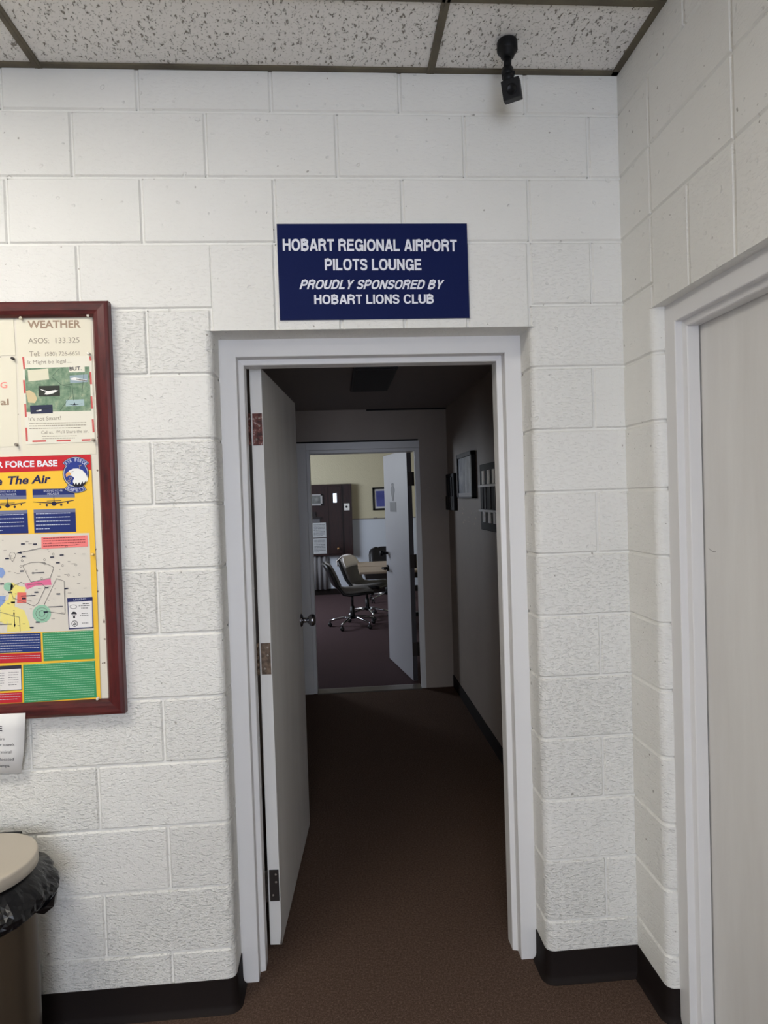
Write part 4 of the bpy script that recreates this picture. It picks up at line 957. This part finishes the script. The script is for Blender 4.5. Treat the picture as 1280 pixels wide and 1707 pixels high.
b = MB(); rows(b, 14, 31, 1119, 1144, 6, y5-4*E_, None, -.05, .8, .2); rows(b, -12, 7, 1121, 1146, 6, y5-4*E_, None, -.05, .8, .2); part(b, 'table_printing', ink((120, 116, 118)), ps)

# notice hanging below the board
ny = BY-.004
P0 = [(-58, 1192.5), (42.5, 1188.5), (41.5, 1215), (40, 1250), (35.2, 1288.5), (-62, 1291)]
nt = empty('towel_notice', place_on(0, 1240, ny), 'white paper notice hanging from the bottom edge of the bulletin board', 'notice')
b = MB()
P = []
for (x, q), dy in zip(P0, (0, 0, .003, .008, .015, .012)):
    p = place_on(x, q, ny+dy); P.append((p.x, p.y, p.z))
n_ = MB()
TL, TR, M1, M2, BR_, BL = [Vector(p) for p in P]
rowsL = [TL, TL.lerp(BL, .27), TL.lerp(BL, .6), BL]; rowsR = [TR, M1, M2, BR_]; vs = []
for a, e in zip(rowsL, rowsR):
    for i in range(5): vs.append(a.lerp(e, i/4)[:])
b.add(vs, [(r*5+i, r*5+i+1, (r+1)*5+i+1, (r+1)*5+i) for r in range(3) for i in range(4)], M_WPAPER, True)
o = part(b, 'sheet', M_WPAPER, nt); q = o.modifiers.new('thick', 'SOLIDIFY'); q.thickness = .0006
b = MB(); ptext(b, 'E', (-3.0, 1219), (3.6, 1218.8), 9.5, ny+.0017, INK_DK, .03)
for tx_, xe, yb, cap, w, dy in (('ers', 7.5, 1234, 5.0, 9, .0053), ('or towels', 24, 1243.5, 5.0, 28, .0062), ('terminal', 18.8, 1255.8, 5.0, 27, .0080), ('n located', 22.7, 1267.8, 5.0, 29, .0100), ('pumps.', 17, 1278.6, 5.0, 21, .0116)):
    ptext(b, tx_, (xe-w, yb+.3), (xe, yb), cap, ny+dy-.0012, INK_DK, .0)
part(b, 'printing', ink((86, 84, 86)), nt)

# push pins: a grid of individuals
PINS = [(36, 531, (206, 198, 176), 'pale push pin at the top left corner of the WEATHER sheet'), (148, 527, (226, 218, 206), 'cream push pin at the top right corner of the WEATHER sheet'),
        (148.5, 590, (232, 226, 214), 'cream push pin at the top right corner of the map flyer'), (22, 598, (70, 66, 66), 'dark push pin at the corner of the red lettered notice'),
        (28, 741.5, (150, 142, 130), 'grey push pin at the bottom corner of the red lettered notice'), (156, 733.5, (170, 158, 140), 'tan push pin at the bottom right corner of the map flyer'),
        (155, 924, (240, 206, 130), 'yellowish push pin halfway down the right edge of the poster'), (163.5, 1164, (226, 214, 196), 'cream push pin at the bottom right corner of the yellow poster')]
for px_, py_, c_, lb in PINS:
    p = place_on(px_, py_, y5-.003)
    t = empty('push_pin', (p.x, y5-.0028, p.z), lb, 'push pin', 'push pins on the bulletin board')
    b = MB(); b.lathe([(.0001, -.010), (.0042, -.010), (.0046, -.0085), (.0024, -.007), (.0022, -.003), (.0044, -.0012), (.0044, 0)], (p.x, y5-.0016, p.z), 'y', 12); part(b, 'pin_head', ink(c_), t)
    b = MB(); b.tube([(p.x, y5-.002, p.z), (p.x, PY+.002, p.z)], .0005, 6); part(b, 'pin_point', M_CHROME, t)

# ---------------------------------------------------------------- security camera on the ceiling
sc = empty('security_camera', (1.528, -.15, ZC), 'small black cube camera on a stem hanging from the ceiling', 'camera')
b = MB(); b.lathe([(.0001, ZC), (.0285, ZC), (.0305, ZC-.004), (.0305, ZC-.027), (.0285, ZC-.031), (.0215, ZC-.036), (.0195, ZC-.046), (.011, ZC-.051), (.0001, ZC-.051)], (1.528, -.150, 0), 'z', 28); part(b, 'mount_base', M_BLACK, sc)
b = MB(); b.tube([(1.528, -.150, ZC-.046), (1.525, -.155, ZC-.098)], .0115, 14); part(b, 'stem', M_BLACK, sc)
b = MB(); b.tube([(1.525, -.156, ZC-.086), (1.524, -.160, ZC-.112)], .0175, 16); b.tube([(1.524, -.160, ZC-.108), (1.526, -.168, ZC-.130)], .0165, 16); b.lathe([(.0001, -.004), (.0075, -.004), (.0075, .004), (.0001, .004)], (1.541, -.157, ZC-.098), 'x', 12); part(b, 'swivel_joint', M_BLACK, sc)
cm = Matrix.Translation((1.531, -.176, ZC-.160)) @ Matrix.Rotation(math.radians(-24), 4, 'Z') @ Matrix.Rotation(math.radians(14), 4, 'X') @ Matrix.Rotation(math.radians(-5), 4, 'Y')
def cam_part(mb, name, m, label=None):
    o = mb.build(name, m, None, 0.0); o.data.transform(cm); o.data.transform(Matrix.Translation(-sc.location)); o.parent = sc
    if label: o['label'] = label
    return o
b = MB(); b.box((-.0265, -.02, -.0265), (.0265, .02, .0265), None, .003); cam_part(b, 'camera_body', M_BLACK)
b = MB(); b.lathe([(.0001, -.0215), (.012, -.0215), (.0145, -.023), (.015, -.0205), (.015, -.019)], (.002, 0, -.002), 'y', 24); cam_part(b, 'lens', mat('dark_lens', (3, 3, 5), .35, spec=.2), 'round dark lens')
b = MB(); b.tube([(1.541, -.160, ZC-.115), (1.556, -.145, ZC-.112), (1.568, -.10, ZC-.108), (1.563, -.03, ZC-.075), (1.560, -.006, ZC-.05), (1.560, -.002, ZC+.003)], .0028, 8); part(b, 'cable', mat('grey_white_cable', (228, 228, 226), .6), sc, 'pale cable')

# ---------------------------------------------------------------- step bin with liner
TX, TY, TR_ = -.068, -.205, .150
tc = empty('trash_can', (TX, TY, 0), 'bronze steel step bin with round lid against the left wall', 'trash can')
b = MB(); b.lathe([(.0001, .0), (TR_, .0), (TR_, .03), (TR_-.002, .032), (TR_-.002, .598), (TR_-.008, .605), (TR_-.012, .598), (TR_-.012, .05), (.0001, .05)], (TX, TY, 0), 'z', 56); part(b, 'body', M_STEEL, tc)
b = MB(); b.lathe([(TR_+.004, 0), (TR_+.006, .004), (TR_+.006, .022), (TR_+.001, .026)], (TX, TY, 0), 'z', 56); part(b, 'base_ring', M_BLACK, tc)
b = MB(); b.lathe([(.0001, .6505), (.06, .6502), (TR_-.012, .6490), (TR_+.003, .6480), (TR_+.0055, .6468), (TR_+.0070, .6440), (TR_+.0074, .6390), (TR_+.0075, .632), (TR_+.0075, .612), (TR_+.004, .609), (TR_-.02, .612), (.0001, .625)], (TX, TY, 0), 'z', 64); part(b, 'lid', M_LID, tc)
b = MB(); b.box((TX-.05, TY+TR_-.03, .60), (TX+.055, TY+TR_+.012, .648), None, .006); part(b, 'lid_hinge', M_BLACK, tc)
b = MB(); b.box((TX-.05, TY-TR_-.07, .012), (TX+.05, TY-TR_+.02, .028), None, .004); part(b, 'foot_pedal', M_BLACK, tc)
# the black liner draped over the rim
from mathutils import noise as mnoise
b = MB(); n = 132; lev = 15; vs = []
def ridge(p): return 1-abs(mnoise.noise(p))*2.2
for j in range(lev):
    t_ = j/(lev-1)
    for i in range(n):
        a = 2*math.pi*i/n; c_, s2 = math.cos(a), math.sin(a)
        q = Vector((c_*3.1+s2*t_*1.1, s2*3.1+c_*t_*1.1, t_*2.0+7))
        big = mnoise.noise(q*.9); mid = ridge(q*1.5+Vector((3, 1, 5))); sm = ridge(q*3.4)
        bul = .050*math.sin(min(1, t_*1.15)*math.pi*.74)
        r = TR_-.006+bul*(1+.35*big)+t_*(.014*mid+.007*sm)-(.0 if t_ < .75 else (t_-.75)*.10)
        drop = .112+.02*math.cos(a+2.2)+.016*mnoise.noise(Vector((c_*2.2, s2*2.2, 2.0)))
        zz = .607-t_*drop+.006*sm*t_*(1-t_)
        vs.append((TX+r*c_, min(TY+r*s2, -.006), zz))
fs = []
for j in range(lev-1):
    for i in range(n):
        p0, p1, p2, p3 = j*n+i, j*n+(i+1) % n, (j+1)*n+(i+1) % n, (j+1)*n+i
        fs += [(p0, p1, p2), (p0, p2, p3)] if (i+j) % 2 else [(p0, p1, p3), (p1, p2, p3)]
b.add(vs, fs, M_BAG, False)
b.prism([(TX+.165, TY-.03, .507), (TX+.203, TY-.035, .525), (TX+.222, TY-.02, .545), (TX+.212, TY-.01, .508), (TX+.185, TY-.01, .488)], (.0, .018, .004), M_BAG)
o = b.build('bin_liner', M_BAG); q = o.modifiers.new('thick', 'SOLIDIFY'); q.thickness = .0012
tag(o, 'black plastic bin liner bulging out from under the bin lid', 'bin liner')
print('objects', len(bpy.data.objects))
